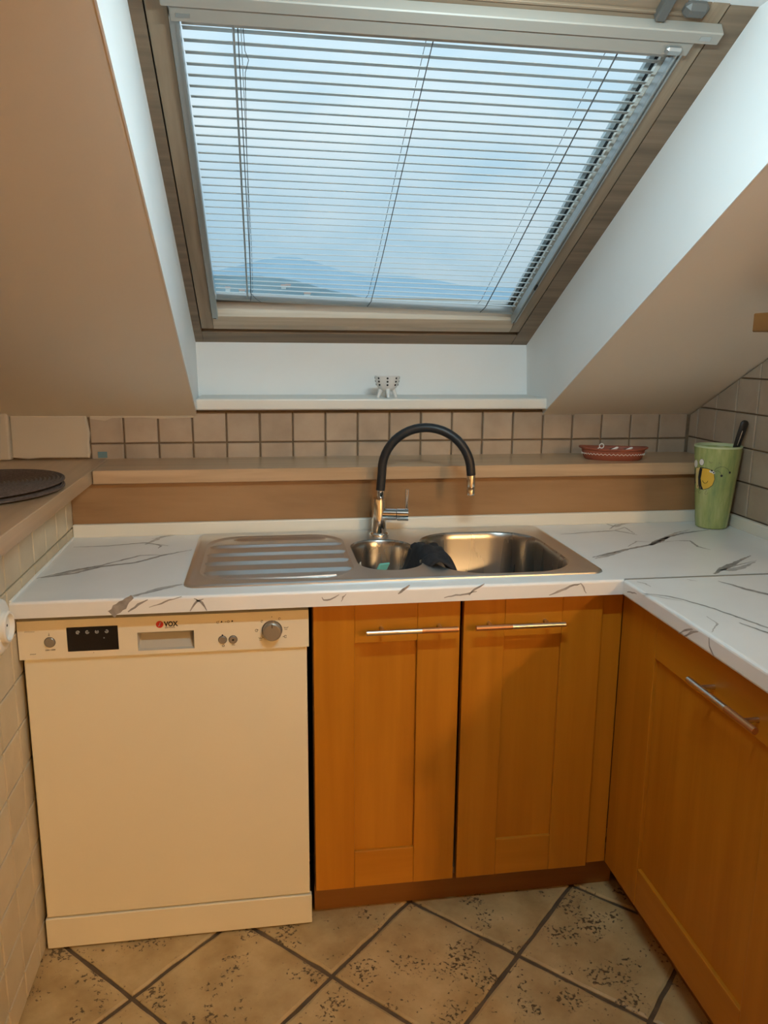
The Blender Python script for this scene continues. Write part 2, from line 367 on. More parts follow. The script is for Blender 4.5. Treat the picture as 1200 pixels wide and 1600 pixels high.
# ---- right wall, tiled above the worktop up to the slope
WEND = -.62
bm = bmesh.new(); e = RX+.006
hexa(bm, [(e, WEND, -.1), (e+.14, WEND, -.1), (e+.14, BY+.02, -.1), (e, BY+.02, -.1), (e, WEND, ceil_z(WEND)+.01), (e+.14, WEND, ceil_z(WEND)+.01), (e+.14, BY+.02, ceil_z(BY+.02)+.01), (e, BY+.02, ceil_z(BY+.02)+.01)])
wall_r = struct(fin(bm, 'wall_right', 'grout'))
def fr_(u, v, h): return Vector((RX+.006-h, u, v))
ys = [BY]+[.698-.1005*k for k in range(14)]
zs = [.8286]+[1.16-.0985*k for k in range(3, -8, -1)]
for a, b in zip(ys, ys[1:]):
    b = max(b, WEND)
    if a-b < .02: continue
    for c, d in zip(zs, zs[1:]):
        g_ = .0022
        p = [(b+g_, c+g_), (a-g_, c+g_), (a-g_, d-g_), (b+g_, d-g_)]
        p = clip(p, math.tan(ANG), 1., ZT+BY*math.tan(ANG)-.004)
        if len(p) > 2 and area(p) > 1.5e-4: fin(tile_mesh(p, fr_), 'tile', 'tile_wall', wall_r)

# ---- left half wall, cream tiles
wall_l = struct(bx('wall_left', (-.66, -1.3, -.1), (WX-.006, BY+.01, ZSH-TSH-.001), 'grout_light'))
def fl(u, v, h): return Vector((WX-.006+h, u, v))
ys = [.5336]+[.467-.1015*k for k in range(17)]
zs = [.9535+.0985*k for k in (1, 0)]+[.855-.0985*k for k in range(9)]+[0.]
for a, b in zip(ys, ys[1:]):
    for d, c in zip(zs, zs[1:]):
        if b > .06 and c < .70: continue
        d_ = min(d, ZSH-TSH-.001)
        if d_-c < .012: continue
        g_ = .0018
        fin(tile_mesh([(b+g_, c+g_), (a-g_, c+g_), (a-g_, d_-g_), (b+g_, d_-g_)], fl), 'tile', 'tile_left', wall_l)

# ---- remaining walls of the room (behind the camera and to the sides)
struct(bx('wall_far_left', (-2.3, -8.1, -.1), (-2.2, 1.0, 2.9), 'white_wall'))
struct(bx('wall_far_right', (3.4, -8.1, -.1), (3.5, 1.0, 2.9), 'white_wall'))
struct(bx('wall_front', (-2.3, -8.1, -.1), (3.5, -8.0, 2.9), 'white_wall'))
struct(bx('lamp_cutoff_header', (-2.25, -3.3, 1.95), (3.45, -3.15, 2.85), 'white_wall'))  # added unseen header, set low to cut lamp light off the reveal

# ---- sloped ceiling with the opening of the roof window
RL, RRX, STOP = .0417, 1.0998, 1.793
bm = bmesh.new(); SE = 3.6
rbox(bm, -2.25, RL-.003, -.28, SE, 0, .02)
rbox(bm, RRX+.003, 3.45, -.28, SE, 0, .02)
rbox(bm, RL, RRX, STOP, SE, 0, .02)
zt = RP(0, SE, 0)
box(bm, (-2.25, -8.05, zt.z), (3.45, zt.y+.01, zt.z+.05))
ceiling = struct(fin(bm, 'ceiling', 'ceiling'))

# ---- reveal of the roof window
DF = .285
FXL, FXR, FS0, FS1 = .028, 1.1105, -.093, 1.2135
YB0, YB1 = .912, .958
def quad_slab(bm, q, off):
    q = [Vector(p) for p in q]; off = Vector(off); hexa(bm, q+[p+off for p in q])
zs0 = 1.187
reveal = struct(empty('trim_1'))
def side(xa, xb, off, name):
    bm = bmesh.new()
    a = RP(xa, .0, 0); b = RP(xa, STOP, 0); topf = RP(xb, FS1+.004, DF); botf = RP(xb, FS0, DF); low = Vector((xb*.5+xa*.5, YB0+.02, 1.14)); a2 = Vector((xa, BY-.04, 1.14))
    a = Vector((xa, BY-.04, ceil_z(BY-.04)-.0004))
    b_ = RP(xa, STOP, -.0004)
    pts = [a, b_, topf, botf, low]
    o = Vector((off, 0, 0)); A = [bm.verts.new(p) for p in pts]; B = [bm.verts.new(p+o) for p in pts]
    n = len(pts)
    bm.faces.new(A); bm.faces.new(B[::-1])
    for i in range(n): bm.faces.new((A[i], B[i], B[(i+1) % n], A[(i+1) % n]))
    bmesh.ops.triangulate(bm, faces=[f for f in bm.faces if len(f.verts) > 4])
    return fin(bm, name, 'reveal', reveal)
side(RL, FXL, -.0032, 'reveal_side'); side(RRX, FXR, .0032, 'reveal_side')
bm = bmesh.new(); bt = RP(0, FS0, DF)
quad_slab(bm, [(.02, YB0, 1.16), (1.125, YB0, 1.16), (1.125, bt.y, bt.z), (.02, bt.y, bt.z)], (0, .04, .0)); fin(bm, 'reveal_bottom', 'reveal', reveal)
bm = bmesh.new(); tp_ = RP(0, FS1, DF); te = RP(0, STOP, 0)
quad_slab(bm, [(.0, tp_.y, tp_.z), (1.14, tp_.y, tp_.z), (1.14, te.y-.01, te.z), (.0, te.y-.01, te.z)], (0, 0, .03)); fin(bm, 'reveal_top', 'reveal', reveal)
sill = struct(bx('trim_2', (.0405, .714, 1.1535), (1.111, .93, 1.187), 'sill', None, .006, 3))

# ================================================================== ROOF WINDOW
win = struct(empty('window_1'))
SX0, SX1 = .0545, 1.0545          # sash
bm = bmesh.new(); rbox(bm, .0, .0515, FS0-.03, FS1+.06, DF, DF+.11); fin(bm, 'frame_side', 'frame', win)
bm = bmesh.new(); rbox(bm, 1.0575, 1.14, FS0-.03, FS1+.06, DF, DF+.11); fin(bm, 'frame_side', 'frame', win)
rb('frame_bottom', .0515, 1.0575, FS0-.03, -.028, DF, DF+.11, 'frame', win, .002)
rb('frame_lip', .0515, 1.0575, -.028, -.003, DF+.012, DF+.11, 'frame', win)
rb('frame_top', .0515, 1.0575, 1.235, FS1+.12, DF, DF+.11, 'frame', win)
GD = .334
rb('sash_stile', SX0, .091, 0, 1.2345, DF-.002, DF+.075, 'sash_s', win, .0015)
rb('sash_stile', 1.021, SX1, 0, 1.2345, DF-.002, DF+.075, 'sash_s', win, .0015)
bm = bmesh.new()
pr = [(0, DF-.002), (.028, DF-.003), (.058, DF+.004), (.063, DF+.006), (.066, DF+.075), (0, DF+.075)]
loops(bm, [[RP(x, s, d) for s, d in pr] for x in (.091, 1.021)]); fin(bm, 'sash_bottom_rail', 'sash', win)
rb('sash_top_rail', .091, 1.021, 1.165, 1.2345, DF-.002, DF+.075, 'frame', win, .0015)
# glazing rebate strips along the sides
for a, b, mm in ((1.0115, 1.021, 'white_plastic'), (.091, .0985, 'white_plastic')): rb('glazing_bead', a, b, .066, 1.165, GD-.012, GD+.02, mm, win)
rb('glass_seal', 1.0095, 1.0115, .066, 1.165, GD-.004, GD+.01, 'black', win); rb('glass_seal', .0985, .101, .066, 1.165, GD-.004, GD+.01, 'black', win)
rb('glass_spacer', .9985, 1.0095, .066, 1.165, GD+.004, GD+.014, 'spacer', win)
rb('glass_spacer', .101, 1.0075, .066, .078, GD+.004, GD+.014, 'alu', win)
rb('glass', .0985, 1.0115, .062, 1.168, GD, GD+.004, 'glass', win)
# ventilation bar, latch
rb('latch', .925, .945, 1.185, 1.235, DF-.020, DF-.002, 'dark_metal', win, .003)
rb('latch_knob', .968, 1.012, 1.196, 1.225, DF-.024, DF-.002, 'dark_metal', win, .008)
rb('moulding', .091, 1.005, 1.190, 1.196, DF-.008, DF-.002, 'frame', win, .001)

# ================================================================== BLIND
blind = tag(empty('venetian_blind'), 'white slatted venetian blind hanging in the sloped roof window', 'blind')
rb('headrail', .083, 1.062, 1.152, 1.1775, DF-.026, DF-.002, 'alu_white', blind, .002)
rb('headrail_cover', .095, 1.022, 1.118, 1.1525, DF-.020, DF-.003, 'alu_white', blind, .002)
rb('headrail_slot', .11, 1.005, 1.090, 1.119, DF+.004, DF+.028, 'slat', blind, .001)
rb('end_label', 1.022, 1.042, 1.1605, 1.1695, DF-.0268, DF-.0255, 'alu', blind)
rb('end_label', .105, .128, 1.128, 1.136, DF-.0208, DF-.0195, 'alu', blind)
rb('cord_lock', .972, 1.003, 1.125, 1.142, DF-.030, DF-.018, 'alu', blind, .004)
rb('side_guide', .0915, .1075, .079, 1.119, DF-.010, DF+.012, 'alu', blind, .0015)
rb('guide_lip', .1035, .1075, .079, 1.119, DF-.013, DF-.0095, 'alu', blind)
rb('side_guide', 1.0045, 1.0205, .079, 1.119, DF-.010, DF+.012, 'alu', blind, .0015)
rb('guide_lip', 1.0045, 1.0075, .079, 1.119, DF-.014, DF-.0095, 'alu', blind); rb('guide_lip', 1.0125, 1.0145, .079, 1.119, DF-.014, DF-.0095, 'alu', blind)
for a, b in ((.0945, .1045), (1.0075, 1.0175)): rb('guide_cap', a, b, .073, .0795, DF-.008, DF+.010, 'black', blind)
rb('guide_clip', 1.0075, 1.0125, .285, .307, DF-.018, DF-.0125, 'black', blind)
TILT = math.radians(7); WV = Vector((0, math.cos(TILT), math.sin(TILT))); WN = WV.cross(Vector((1, 0, 0))); WN = -WN if WN.z < 0 else WN
hx_ = (1.0035-.1085)/2; bm = bmesh.new(); prof = []
for k in range(7): t = k/6-.5; prof.append(WV*(t*.025)+WN*(.0021*(1-4*t*t)))
prof2 = prof+[p-WN*.0007 for p in reversed(prof)]
loops(bm, [[p+Vector((x, 0, 0)) for p in prof2] for x in (-hx_, hx_)])
slat0 = fin(bm, 'slat', 'slat', blind, True); slat_me = slat0.data
def slat_s(i):
    l = 1.0962-.0265*i if i <= 28 else 1.0962-.0265*28-(i-28)*.0219
    return l-.0*i, 1.0912-.0268*i
DS = .305
for i in range(1, 37):
    o = slat0 if i == 1 else link('slat', slat_me, blind)
    a, b = slat_s(i); o.location = RP(.556, (a+b)/2, DS); o.rotation_mode = 'QUATERNION'
    ax = (RP(1, b, DS)-RP(1-2*hx_, a, DS)).normalized(); o.rotation_quaternion = Vector((1, 0, 0)).rotation_difference(ax)
a, b = slat_s(37); bm = bmesh.new()
hexa(bm, [RP(.1085, a-.005, DS-.010), RP(1.0035, b-.005, DS-.010), RP(1.0035, b+.005, DS-.010), RP(.1085, a+.005, DS-.010), RP(.1085, a-.005, DS+.010), RP(1.0035, b-.005, DS+.010), RP(1.0035, b+.005, DS+.010), RP(.1085, a+.005, DS+.010)])
fin(bm, 'bottom_rail', 'alu', blind)
for xc, rr, dd in ((.205, .0011, -.011), (.210, .0007, .011), (.5525, .0011, -.011), (.545, .0007, .011), (.905, .0014, -.011), (.893, .0007, .011)):
    f = (xc-.1085)/.895; sb = a+(b-a)*f
    bm = bmesh.new(); tube(bm, [RP(xc, 1.10, DS+dd), RP(xc+.001, .7, DS+dd), RP(xc+.003, .4, DS+dd), RP(xc+.002, sb+.03, DS+dd), RP(xc-.006 if xc > .3 else xc, sb, DS+dd)], rr, 6); fin(bm, 'ladder_cord', 'cord', blind)
bm = bmesh.new(); tube(bm, [RP(.1975, 1.105, DS-.014), RP(.1968, .17, DS-.014)], .0022, 8); fin(bm, 'tilt_wand', 'alu', blind)
bm = bmesh.new(); tube(bm, [RP(.214, 1.10, DS-.013), RP(.216, 1.04, DS-.013), RP(.222, 1.02, DS-.013), RP(.215, .99, DS-.013), RP(.212, .80, DS-.013), RP(.208, .25, DS-.013), RP(.205, .20, DS-.013), RP(.222, .165, DS-.014), RP(.235, .15, DS-.014)], .0007, 6); fin(bm, 'pull_cord', 'cord', blind)

# ================================================================== WORKTOPS
HX0, HX1, HY0, HY1 = .066, .997, .034, .500        # cut-out for the sink
def slab_with_hole(bm, x0, x1, y0, y1, z0, z1, hx0, hx1, hy0, hy1, bev):
    xs = [x0, hx0, hx1, x1]; ys = [y0+bev, hy0, hy1, y1]
    V = {}
    def v(i, j, z):
        k = (i, j, z)
        if k not in V: V[k] = bm.verts.new((xs[i], ys[j], z))
        return V[k]
    for i in range(3):
        for j in range(3):
            if i == 1 and j == 1: continue
            bm.faces.new((v(i, j, z1), v(i+1, j, z1), v(i+1, j+1, z1), v(i, j+1, z1)))
            bm.faces.new((v(i, j, z0), v(i, j+1, z0), v(i+1, j+1, z0), v(i+1, j, z0)))
    for (a, b) in (((1, 1), (2, 1)), ((2, 1), (2, 2)), ((2, 2), (1, 2)), ((1, 2), (1, 1))): bm.faces.new((v(*a, z0), v(*b, z0), v(*b, z1), v(*a, z1)))
    for j in range(3):
        bm.faces.new((v(0, j, z0), v(0, j, z1), v(0, j+1, z1), v(0, j+1, z0))); bm.faces.new((v(3, j, z0), v(3, j+1, z0), v(3, j+1, z1), v(3, j, z1)))
    for i in range(3):
        bm.faces.new((v(i, 3, z0), v(i, 3, z1), v(i+1, 3, z1), v(i+1, 3, z0)))
        arc = [(y0+bev-bev*math.sin(a), z1-bev+bev*math.cos(a)) for a in (0, .4, .8, 1.2, math.pi/2)]
        for (ya, za), (yb, zb) in zip(arc, arc[1:]):
            bm.faces.new([bm.verts.new(p) for p in ((xs[i], ya, za), (xs[i], yb, zb), (xs[i+1], yb, zb), (xs[i+1], ya, za))])
        bm.faces.new([bm.verts.new(p) for p in ((xs[i], y0, z1-bev), (xs[i], y0, z0), (xs[i+1], y0, z0), (xs[i+1], y0, z1-bev))])
        bm.faces.new([bm.verts.new(p) for p in ((xs[i], y0, z0), (xs[i], y0+bev, z0), (xs[i+1], y0+bev, z0), (xs[i+1], y0, z0))])
    bmesh.ops.remove_doubles(bm, verts=bm.verts, dist=1e-5)
wt = tag(empty('worktop'), 'white marble-patterned worktop holding the steel sink above the dishwasher', 'worktop')
bm = bmesh.new(); slab_with_hole(bm, WX, RX, YW, YF-.001, ZC-TC, ZC, HX0, HX1, HY0, HY1, .006); fin(bm, 'slab', 'worktop', wt)
XC = 1.0245
wt2 = tag(empty('worktop'), 'white marble-patterned worktop over the corner cabinet with the grey joint strip at its end', 'worktop')
bm = bmesh.new(); box(bm, (XC, -1.25, ZC-TC-.001), (RX, YW-.002, ZC+.0015), .006, 3); fin(bm, 'slab', 'worktop', wt2)
bx('joint_strip', (XC+.004, YW-.004, ZC-.006), (RX, YW+.001, ZC+.0022), 'alu', wt2, .0006)
# printed veins, thin inlays following the photographed pattern
def vein(pts, wd, par, plane, mtl='vein'):
    """pts in photo pixels on the slab face: plane ('z',h) top, ('y',v) front edge, ('x',v) side edge; wd widths in mm"""
    if not isinstance(wd, (list, tuple)): wd = [wd*.35]+[wd]*(len(pts)-2)+[wd*.3]
    k, c = plane
    W = [(hz if k == 'z' else hy if k == 'y' else hx)(u, v, c) for u, v in pts]
    rnd = random.Random(int(pts[0][0]*7+pts[0][1])); Q = []; WD = []
    for i in range(len(W)-1):
        L_ = (W[i+1]-W[i]).length; n = max(2, int(L_/.008))
        for j in range(n):
            t = j/n; Q.append(W[i].lerp(W[i+1], t)); WD.append((wd[i]*(1-t)+wd[i+1]*t)*rnd.uniform(.78, 1.2))
    Q.append(W[-1]); WD.append(wd[-1])
    nrm = Vector((0, 0, 1)) if k == 'z' else Vector((0, -1, 0)) if k == 'y' else Vector((-1, 0, 0))
    bm = bmesh.new(); A = []; 
    for i, q in enumerate(Q):
        t = (Q[min(i+1, len(Q)-1)]-Q[max(i-1, 0)]).normalized(); sd = nrm.cross(t)
        q = q+sd*(rnd.uniform(-1, 1)*.0012 if 0 < i < len(Q)-1 else 0)+nrm*.00025
        hw = WD[i]*.0007; A.append((bm.verts.new(q+sd*hw), bm.verts.new(q-sd*hw)))
    for a_, b_ in zip(A, A[1:]): bm.faces.new((a_[0], a_[1], b_[1], b_[0]))
    fin(bm, 'vein', mtl, par)
ZP = ('z', ZC); YP = ('y', YW); 
for pts, wd, mt in (
    ([(115, 855), (170, 853), (227, 848), (263, 853)], 5, 'vein'), ([(227, 851), (240, 845), (253, 839), (293, 833)], 9, 'vein_soft'), ([(237, 842), (268, 836), (296, 833)], 3, 'vein'), ([(240, 850), (252, 853), (247, 857)], 4, 'vein'),
    ([(57, 904), (110, 892), (160, 883), (220, 868), (250, 867)], 5, 'vein'), ([(64, 903), (115, 896), (160, 885), (213, 879), (253, 868), (300, 859)], 7, 'vein'), ([(80, 901), (125, 890), (158, 885)], 12, 'vein_soft'),
    ([(110, 838), (160, 836), (200, 835)], 3, 'vein_soft'),
    ([(207, 932), (228, 926), (250, 920), (285, 913)], [9, 6, 14, 5], 'vein_soft'), ([(212, 931), (245, 923), (280, 914)], 3, 'vein'),
    ([(876, 835), (929, 831), (961, 829), (983, 833), (996, 836)], 5, 'vein'), ([(946, 818), (962, 823), (975, 818), (987, 816)], 9, 'vein_soft'), ([(952, 827), (962, 820), (988, 817)], 4, 'vein'), ([(960, 829), (976, 824), (992, 834)], 4, 'vein'),
    ([(926, 871), (955, 864), (981, 858), (1018, 851), (1044, 839), (1067, 833), (1107, 828)], 7, 'vein'), ([(930, 873), (948, 868), (981, 859)], 12, 'vein_soft'), ([(1015, 852), (1030, 845), (1045, 839)], 16, 'vein'), ([(981, 854), (995, 846), (1016, 847)], 4, 'vein_soft'), ([(1029, 843), (1058, 832), (1078, 828)], 6, 'vein_soft'),
    ([(1055, 845), (1078, 845), (1090, 854), (1110, 859)], 5, 'vein'), ([(1018, 850), (1045, 846), (1070, 844)], 2.5, 'vein_soft'),
    ([(1116, 897), (1130, 888), (1150, 879), (1173, 868)], [4, 12, 9, 2], 'vein'), ([(1124, 891), (1145, 890), (1159, 887), (1180, 878)], [5, 16, 10, 3], 'vein_soft'), ([(1130, 889), (1152, 883), (1182, 876)], 3, 'vein')):
    vein(pts, wd, wt, ZP, mt)
for pts, wd, mt in (([(174, 960), (183, 952), (191, 945), (199, 938), (207, 932)], [13, 14, 13, 10, 6], 'vein'), ([(200, 956), (216, 945), (231, 937)], 4, 'vein'), ([(233, 949), (258, 940), (284, 932)], 2.5, 'vein'), ([(297, 955), (308, 938), (316, 941), (323, 954)], 3.5, 'vein'), ([(303, 935), (309, 939), (318, 936)], 3, 'vein'),
    ([(503, 933), (506, 937), (516, 937), (530, 929)], 2.6, 'vein'), ([(533, 940), (536, 933), (541, 928)], 2.5, 'vein'), ([(622, 928), (630, 922), (640, 914)], 5, 'vein'), ([(694, 934), (712, 930), (732, 927), (745, 924)], 3, 'vein'), ([(733, 930), (742, 920), (757, 912)], 4, 'vein'), ([(858, 930), (872, 925), (884, 919), (897, 914), (907, 912)], 3.5, 'vein'), ([(907, 911), (912, 918), (916, 927)], 3, 'vein')):
    vein(pts, wd, wt, YP, mt)
ZP2 = ('z', ZC+.0015)
for pts, wd, mt in (([(1003, 927), (1040, 931), (1067, 937), (1115, 951), (1152, 964), (1200, 981), (1290, 1012)], 4, 'vein'), ([(1010, 929), (1035, 934), (1066, 939)], 3, 'vein_soft'), ([(1155, 973), (1200, 989), (1260, 1008)], 5, 'vein'), ([(1122, 908), (1145, 914), (1163, 920), (1200, 929), (1260, 944)], [2, 5, 8, 9, 3], 'vein'), ([(1104, 963), (1121, 975), (1112, 988)], 3, 'vein_soft'), ([(995, 909), (1008, 912), (1017, 917)], 4, 'vein_soft'), ([(1073, 905), (1080, 907), (1090, 908)], 3, 'vein_soft')):
    vein(pts, wd, wt2, ZP2, mt)
for pts, wd, mt in (([(1108, 996), (1109, 1010), (1116, 1026)], 3.5, 'vein'), ([(1060, 990), (1070, 985), (1080, 984), (1083, 984)], 2.5, 'vein'), ([(1069, 994), (1080, 989), (1091, 987)], 4, 'vein'), ([(980, 925), (988, 926), (995, 928)], 3, 'vein')):
    vein(pts, wd, wt2, ('x', XC), mt)
# upstand strips
struct(bx('trim_3', (WX, YF-.013, ZC-.001), (RX, YF+.001, ZC+.0354), 'trim', None, .004, 2))
struct(bx('trim_4', (RX-.013, -1.25, ZC-.001), (RX+.004, YF-.012, ZC+.0354), 'trim', None, .004, 2))
struct(bx('trim_5', (WX-.0005, YW+.002, ZC-.004), (WX+.0045, YF-.012, ZC+.004), 'silicone', None, .002, 2))

# ================================================================== LEDGES and FASCIA
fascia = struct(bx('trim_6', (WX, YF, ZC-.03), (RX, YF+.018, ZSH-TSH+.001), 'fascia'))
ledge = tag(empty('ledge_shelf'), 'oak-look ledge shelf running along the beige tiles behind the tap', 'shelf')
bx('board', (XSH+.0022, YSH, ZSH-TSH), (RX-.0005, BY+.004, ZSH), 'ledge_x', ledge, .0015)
ledge2 = tag(empty('ledge_shelf'), 'oak-look ledge shelf capping the half wall under the brown placemats', 'shelf')
bx('board', (-.72, -1.34, ZSH-TSH), (XSH, BY+.004, ZSH), 'ledge_y', ledge2, .0015)

# ================================================================== DISHWASHER
D0, D1 = -.2765, .3205
dw = tag(empty('dishwasher'), 'cream freestanding dishwasher with black display and round knob under the worktop', 'dishwasher')
bx('body', (D0+.006, .022, .012), (D1-.004, .55, .776), 'black', dw)
bx('door', (D0+.006, 0, .0795), (D1-.004, .021, .6945), 'cream', dw, .003, 2)
bx('kickplate', (D0+.003, -.004, .003), (D1, .012, .0775), 'cream', dw, .002, 2)
for x in (D0+.05, D1-.05): bx('foot', (x-.015, .10, 0), (x+.015, .13, .014), 'black', dw)
PY, Z0, Z1 = -.006, .6955, .7793
RXa, RXb, RZa, RZb = -.0388, .0775, .704, .7445
bm = bmesh.new()
slab = lambda x0, x1, z0, z1: box(bm, (x0, PY, z0), (x1, .021, z1))
# front face as a frame around the grip recess
xs = [D0, RXa, RXb, D1]; zz = [Z0, RZa, RZb, Z1]; V = {}
def vv(i, j, y):
    if (i, j, y) not in V: V[(i, j, y)] = bm.verts.new((xs[i], y, zz[j]))
    return V[(i, j, y)]
for i in range(3):
    for j in range(3):
        if i == 1 and j == 1: continue
        bm.faces.new((vv(i, j, PY), vv(i+1, j, PY), vv(i+1, j+1, PY), vv(i, j+1, PY)))
for i in range(3):
    bm.faces.new((vv(i, 0, PY), vv(i, 0, .021), vv(i+1, 0, .021), vv(i+1, 0, PY))); bm.faces.new((vv(i, 3, PY), vv(i+1, 3, PY), vv(i+1, 3, .021), vv(i, 3, .021)))
for j in range(3):
    bm.faces.new((vv(0, j, PY), vv(0, j+1, PY), vv(0, j+1, .021), vv(0, j, .021))); bm.faces.new((vv(3, j, PY), vv(3, j, .021), vv(3, j+1, .021), vv(3, j+1, PY)))
cp = fin(bm, 'control_panel', 'cream_panel', dw)
bm = bmesh.new()     # grip recess: slanted pocket
F = [(RXa, PY, RZa), (RXb, PY, RZa), (RXb, PY, RZb), (RXa, PY, RZb)]; I = [(RXa+.004, PY+.006, RZa+.003), (RXb-.004, PY+.006, RZa+.003), (RXb-.004, .018, RZb-.011), (RXa+.004, .018, RZb-.011)]; K = [(RXa+.004, .012, RZb-.004), (RXb-.004, .012, RZb-.004)]
f_ = [bm.verts.new(p) for p in F]; i_ = [bm.verts.new(p) for p in I]; k_ = [bm.verts.new(p) for p in K]
bm.faces.new(i_); bm.faces.new((f_[0], f_[1], i_[1], i_[0])); bm.faces.new((f_[1], f_[2], k_[1], i_[2], i_[1])); bm.faces.new((f_[3], f_[0], i_[0], i_[3], k_[0])); bm.faces.new((i_[3], i_[2], k_[1], k_[0])); bm.faces.new((f_[2], f_[3], k_[0], k_[1]))
fin(bm, 'grip_recess', 'recess', cp, norm=False)
bx('display', (-.1800, PY-.001, .7095), (-.0775, PY+.002, .7625), 'display', cp, .0008)
def disc(name, x, z, r, y0, y1, mtl, par, bev=.001, n=24):
    bm = bmesh.new()
    loops(bm, [[(x+q*math.cos(2*math.pi*k/n), y, z+q*math.sin(2*math.pi*k/n)) for k in range(n)] for q, y in ((r, y1), (r, y0+bev), (r-bev, y0))])
    return fin(bm, name, mtl, par, True)
disc('button_ring', -.2143, .732, .0118, PY-.0006, PY+.002, 'ink', cp); disc('power_button', -.2143, .732, .0102, PY-.003, PY, 'greyknob', cp)
for x, z in ((.1365, .7202), (.1585, .7197)): disc('button_ring', x, z, .0098, PY-.0006, PY+.002, 'ink', cp); disc('option_button', x, z, .0082, PY-.003, PY, 'greyknob', cp)
disc('knob_ring', .2417, .7368, .0222, PY-.001, PY+.002, 'ink', cp); kn = disc('programme_knob', .2417, .7368, .0202, PY-.016, PY, 'greyknob', cp, .003, 40)
bx('knob_mark', (.2407, PY-.0165, .747), (.2427, PY-.0155, .7555), 'ink', kn)
def MX(x, z, y=PY-.0003): return Matrix.Translation((x, y, z)) @ Matrix.Rotation(math.pi/2, 4, 'X')
disc('logo_badge', .0078, .7608, .0077, PY-.0009, PY+.001, 'red', cp, .0004)
bm = bmesh.new(); tube(bm, [(.0052, PY-.0012, .7572), (.0080, PY-.0012, .7600), (.0085, PY-.0012, .7640), (.0110, PY-.0012, .7650)], .0009, 6); fin(bm, 'logo_stroke', 'ink_pale', cp)
text('logo_lettering', 'VOX', .0148, 'ink_black', MX(.0172, .7560), cp, sx=.86, weight=.0006)
text('logo_subline', 'ELECTRONICS', .0034, 'ink', MX(.0182, .7520), cp, sx=.95)
text('button_lettering', 'ON / OFF', .0048, 'ink', MX(-.2143, .7135), cp, align='CENTER')
def stroke(pts, r=.0005, mtl='ink', par=None):
    bm = bmesh.new(); tube(bm, [(x, PY-.0002, z) for x, z in pts], r, 5); return fin(bm, 'print_mark', mtl, par or cp)
for k in range(6): stroke([(-.262+k*.0034, .7556+random.uniform(0, .0006)), (-.2598+k*.0034, .7572+random.uniform(-.001, .0008))], .0005)
for k in range(4): stroke([(-.2545+k*.003, .7062+random.uniform(0, .0006)), (-.2528+k*.003, .7082)], .0006)
stroke([(-.2148, .7475), (-.2148, .7520)], .0004); stroke([(-.2166, .7470), (-.2130, .7470)], .0004)
for k, x in enumerate((-.1575, -.1385, -.1195, -.1000)):   # display icons
    bm = bmesh.new(); n = 10
    tube(bm, [(x+.0032*math.cos(2*math.pi*j/n*.85+k), PY-.0012, .7510+.0032*math.sin(2*math.pi*j/n*.85+k)) for j in range(n+1)], .0008, 5); fin(bm, 'display_icon', 'ink_pale', cp)
    bx('display_icon', (x-.0012, PY-.0016, .7500), (x+.0014, PY-.0008, .7518), 'ink_pale', cp)
bx('display_icon', (-.1070, PY-.0016, .7360), (-.1048, PY-.0008, .7380), 'ink_pale', cp)
for x, z in ((.1365, .7305), (.1357, .7607), (.1580, .7612)): disc('indicator', x, z, .0018, PY-.0006, PY+.001, 'ink_black', cp, .0003, 12)
disc('indicator', .1585, .7197, .0024, PY-.0034, PY-.002, 'ink_black', cp, .0003, 12)
def ring(x, z, r, a0=0, a1=360, rr=.0005):
    n = 10; stroke([(x+r*math.cos(math.radians(a0+(a1-a0)*j/n)), z+r*math.sin(math.radians(a0+(a1-a0)*j/n))) for j in range(n+1)], rr)
ring(.1275, .7598, .0022, 20, 330); stroke([(.129, .7615), (.1312, .7630)]); ring(.1498, .7605, .0022); stroke([(.1428, .7606), (.1462, .7606)])
ring(.1375, .7068, .0024); stroke([(.1562, .7065), (.1580, .7085), (.1598, .7065), (.1620, .7078)])
for ang, kind in ((90, 0), (57, 1), (8, 2), (-32, 3), (215, 2), (178, 3), (135, 1)):
    x = .2417+.0300*math.cos(math.radians(ang)); z = .7368+.0300*math.sin(math.radians(ang))
    if kind == 0: stroke([(x, z-.001), (x, z+.0014)], .0007)
    elif kind == 1: ring(x, z, .0022, 0, 300)
    elif kind == 2: stroke([(x-.004, z+.002), (x-.002, z-.001), (x, z+.001), (x+.002, z-.001), (x+.005, z+.002)]); stroke([(x-.003, z-.004), (x+.003, z-.004)], .0004)
    else: ring(x+math.copysign(.003, x-.2417), z, .0028, 30, 330); stroke([(x-.003, z), (x+.001, z+.001)])
stroke([(-.1290, .7045), (-.1282, .7058)], .0006)

# ================================================================== SINK CABINET (two doors)
C0, CM, C2, YC = .3295, .6645, .9976, 0.0
def handle(par, p0, p1, sl0, sl1, outv, steel_first=True):
    """bar handle from p0 to p1, standing off along outv; part of it is copper coloured"""
    p0, p1, outv = Vector(p0), Vector(p1), Vector(outv)
    ax = (p1-p0); off = outv*.030; f0, f1 = sl0, sl1
    bm = bmesh.new()
    tube(bm, [p0+off+ax*(f1 if not steel_first else 0), p0+off+ax*(1 if not steel_first else f0)], .0058, 12)
    for t in (.18, .82): tube(bm, [p0+ax*t-outv*.001, p0+ax*t+off], .0045, 10)
    hd = fin(bm, 'handle', 'steel_bar', par, True)
    bm = bmesh.new(); tube(bm, [p0+off+ax*f0, p0+off+ax*f1], .0062, 12); fin(bm, 'handle_sleeve', 'copper_bar', par, True)
cab = tag(empty('sink_cabinet'), 'honey wood base cabinet with two narrow framed doors under the sink', 'cabinet')
bx('carcass_side', (C0, .020, .082), (C0+.016, .52, ZC-TC-.001), 'carcass', cab); bx('carcass_side', (C2-.016, .020, .082), (C2, .52, ZC-TC-.001), 'carcass', cab)
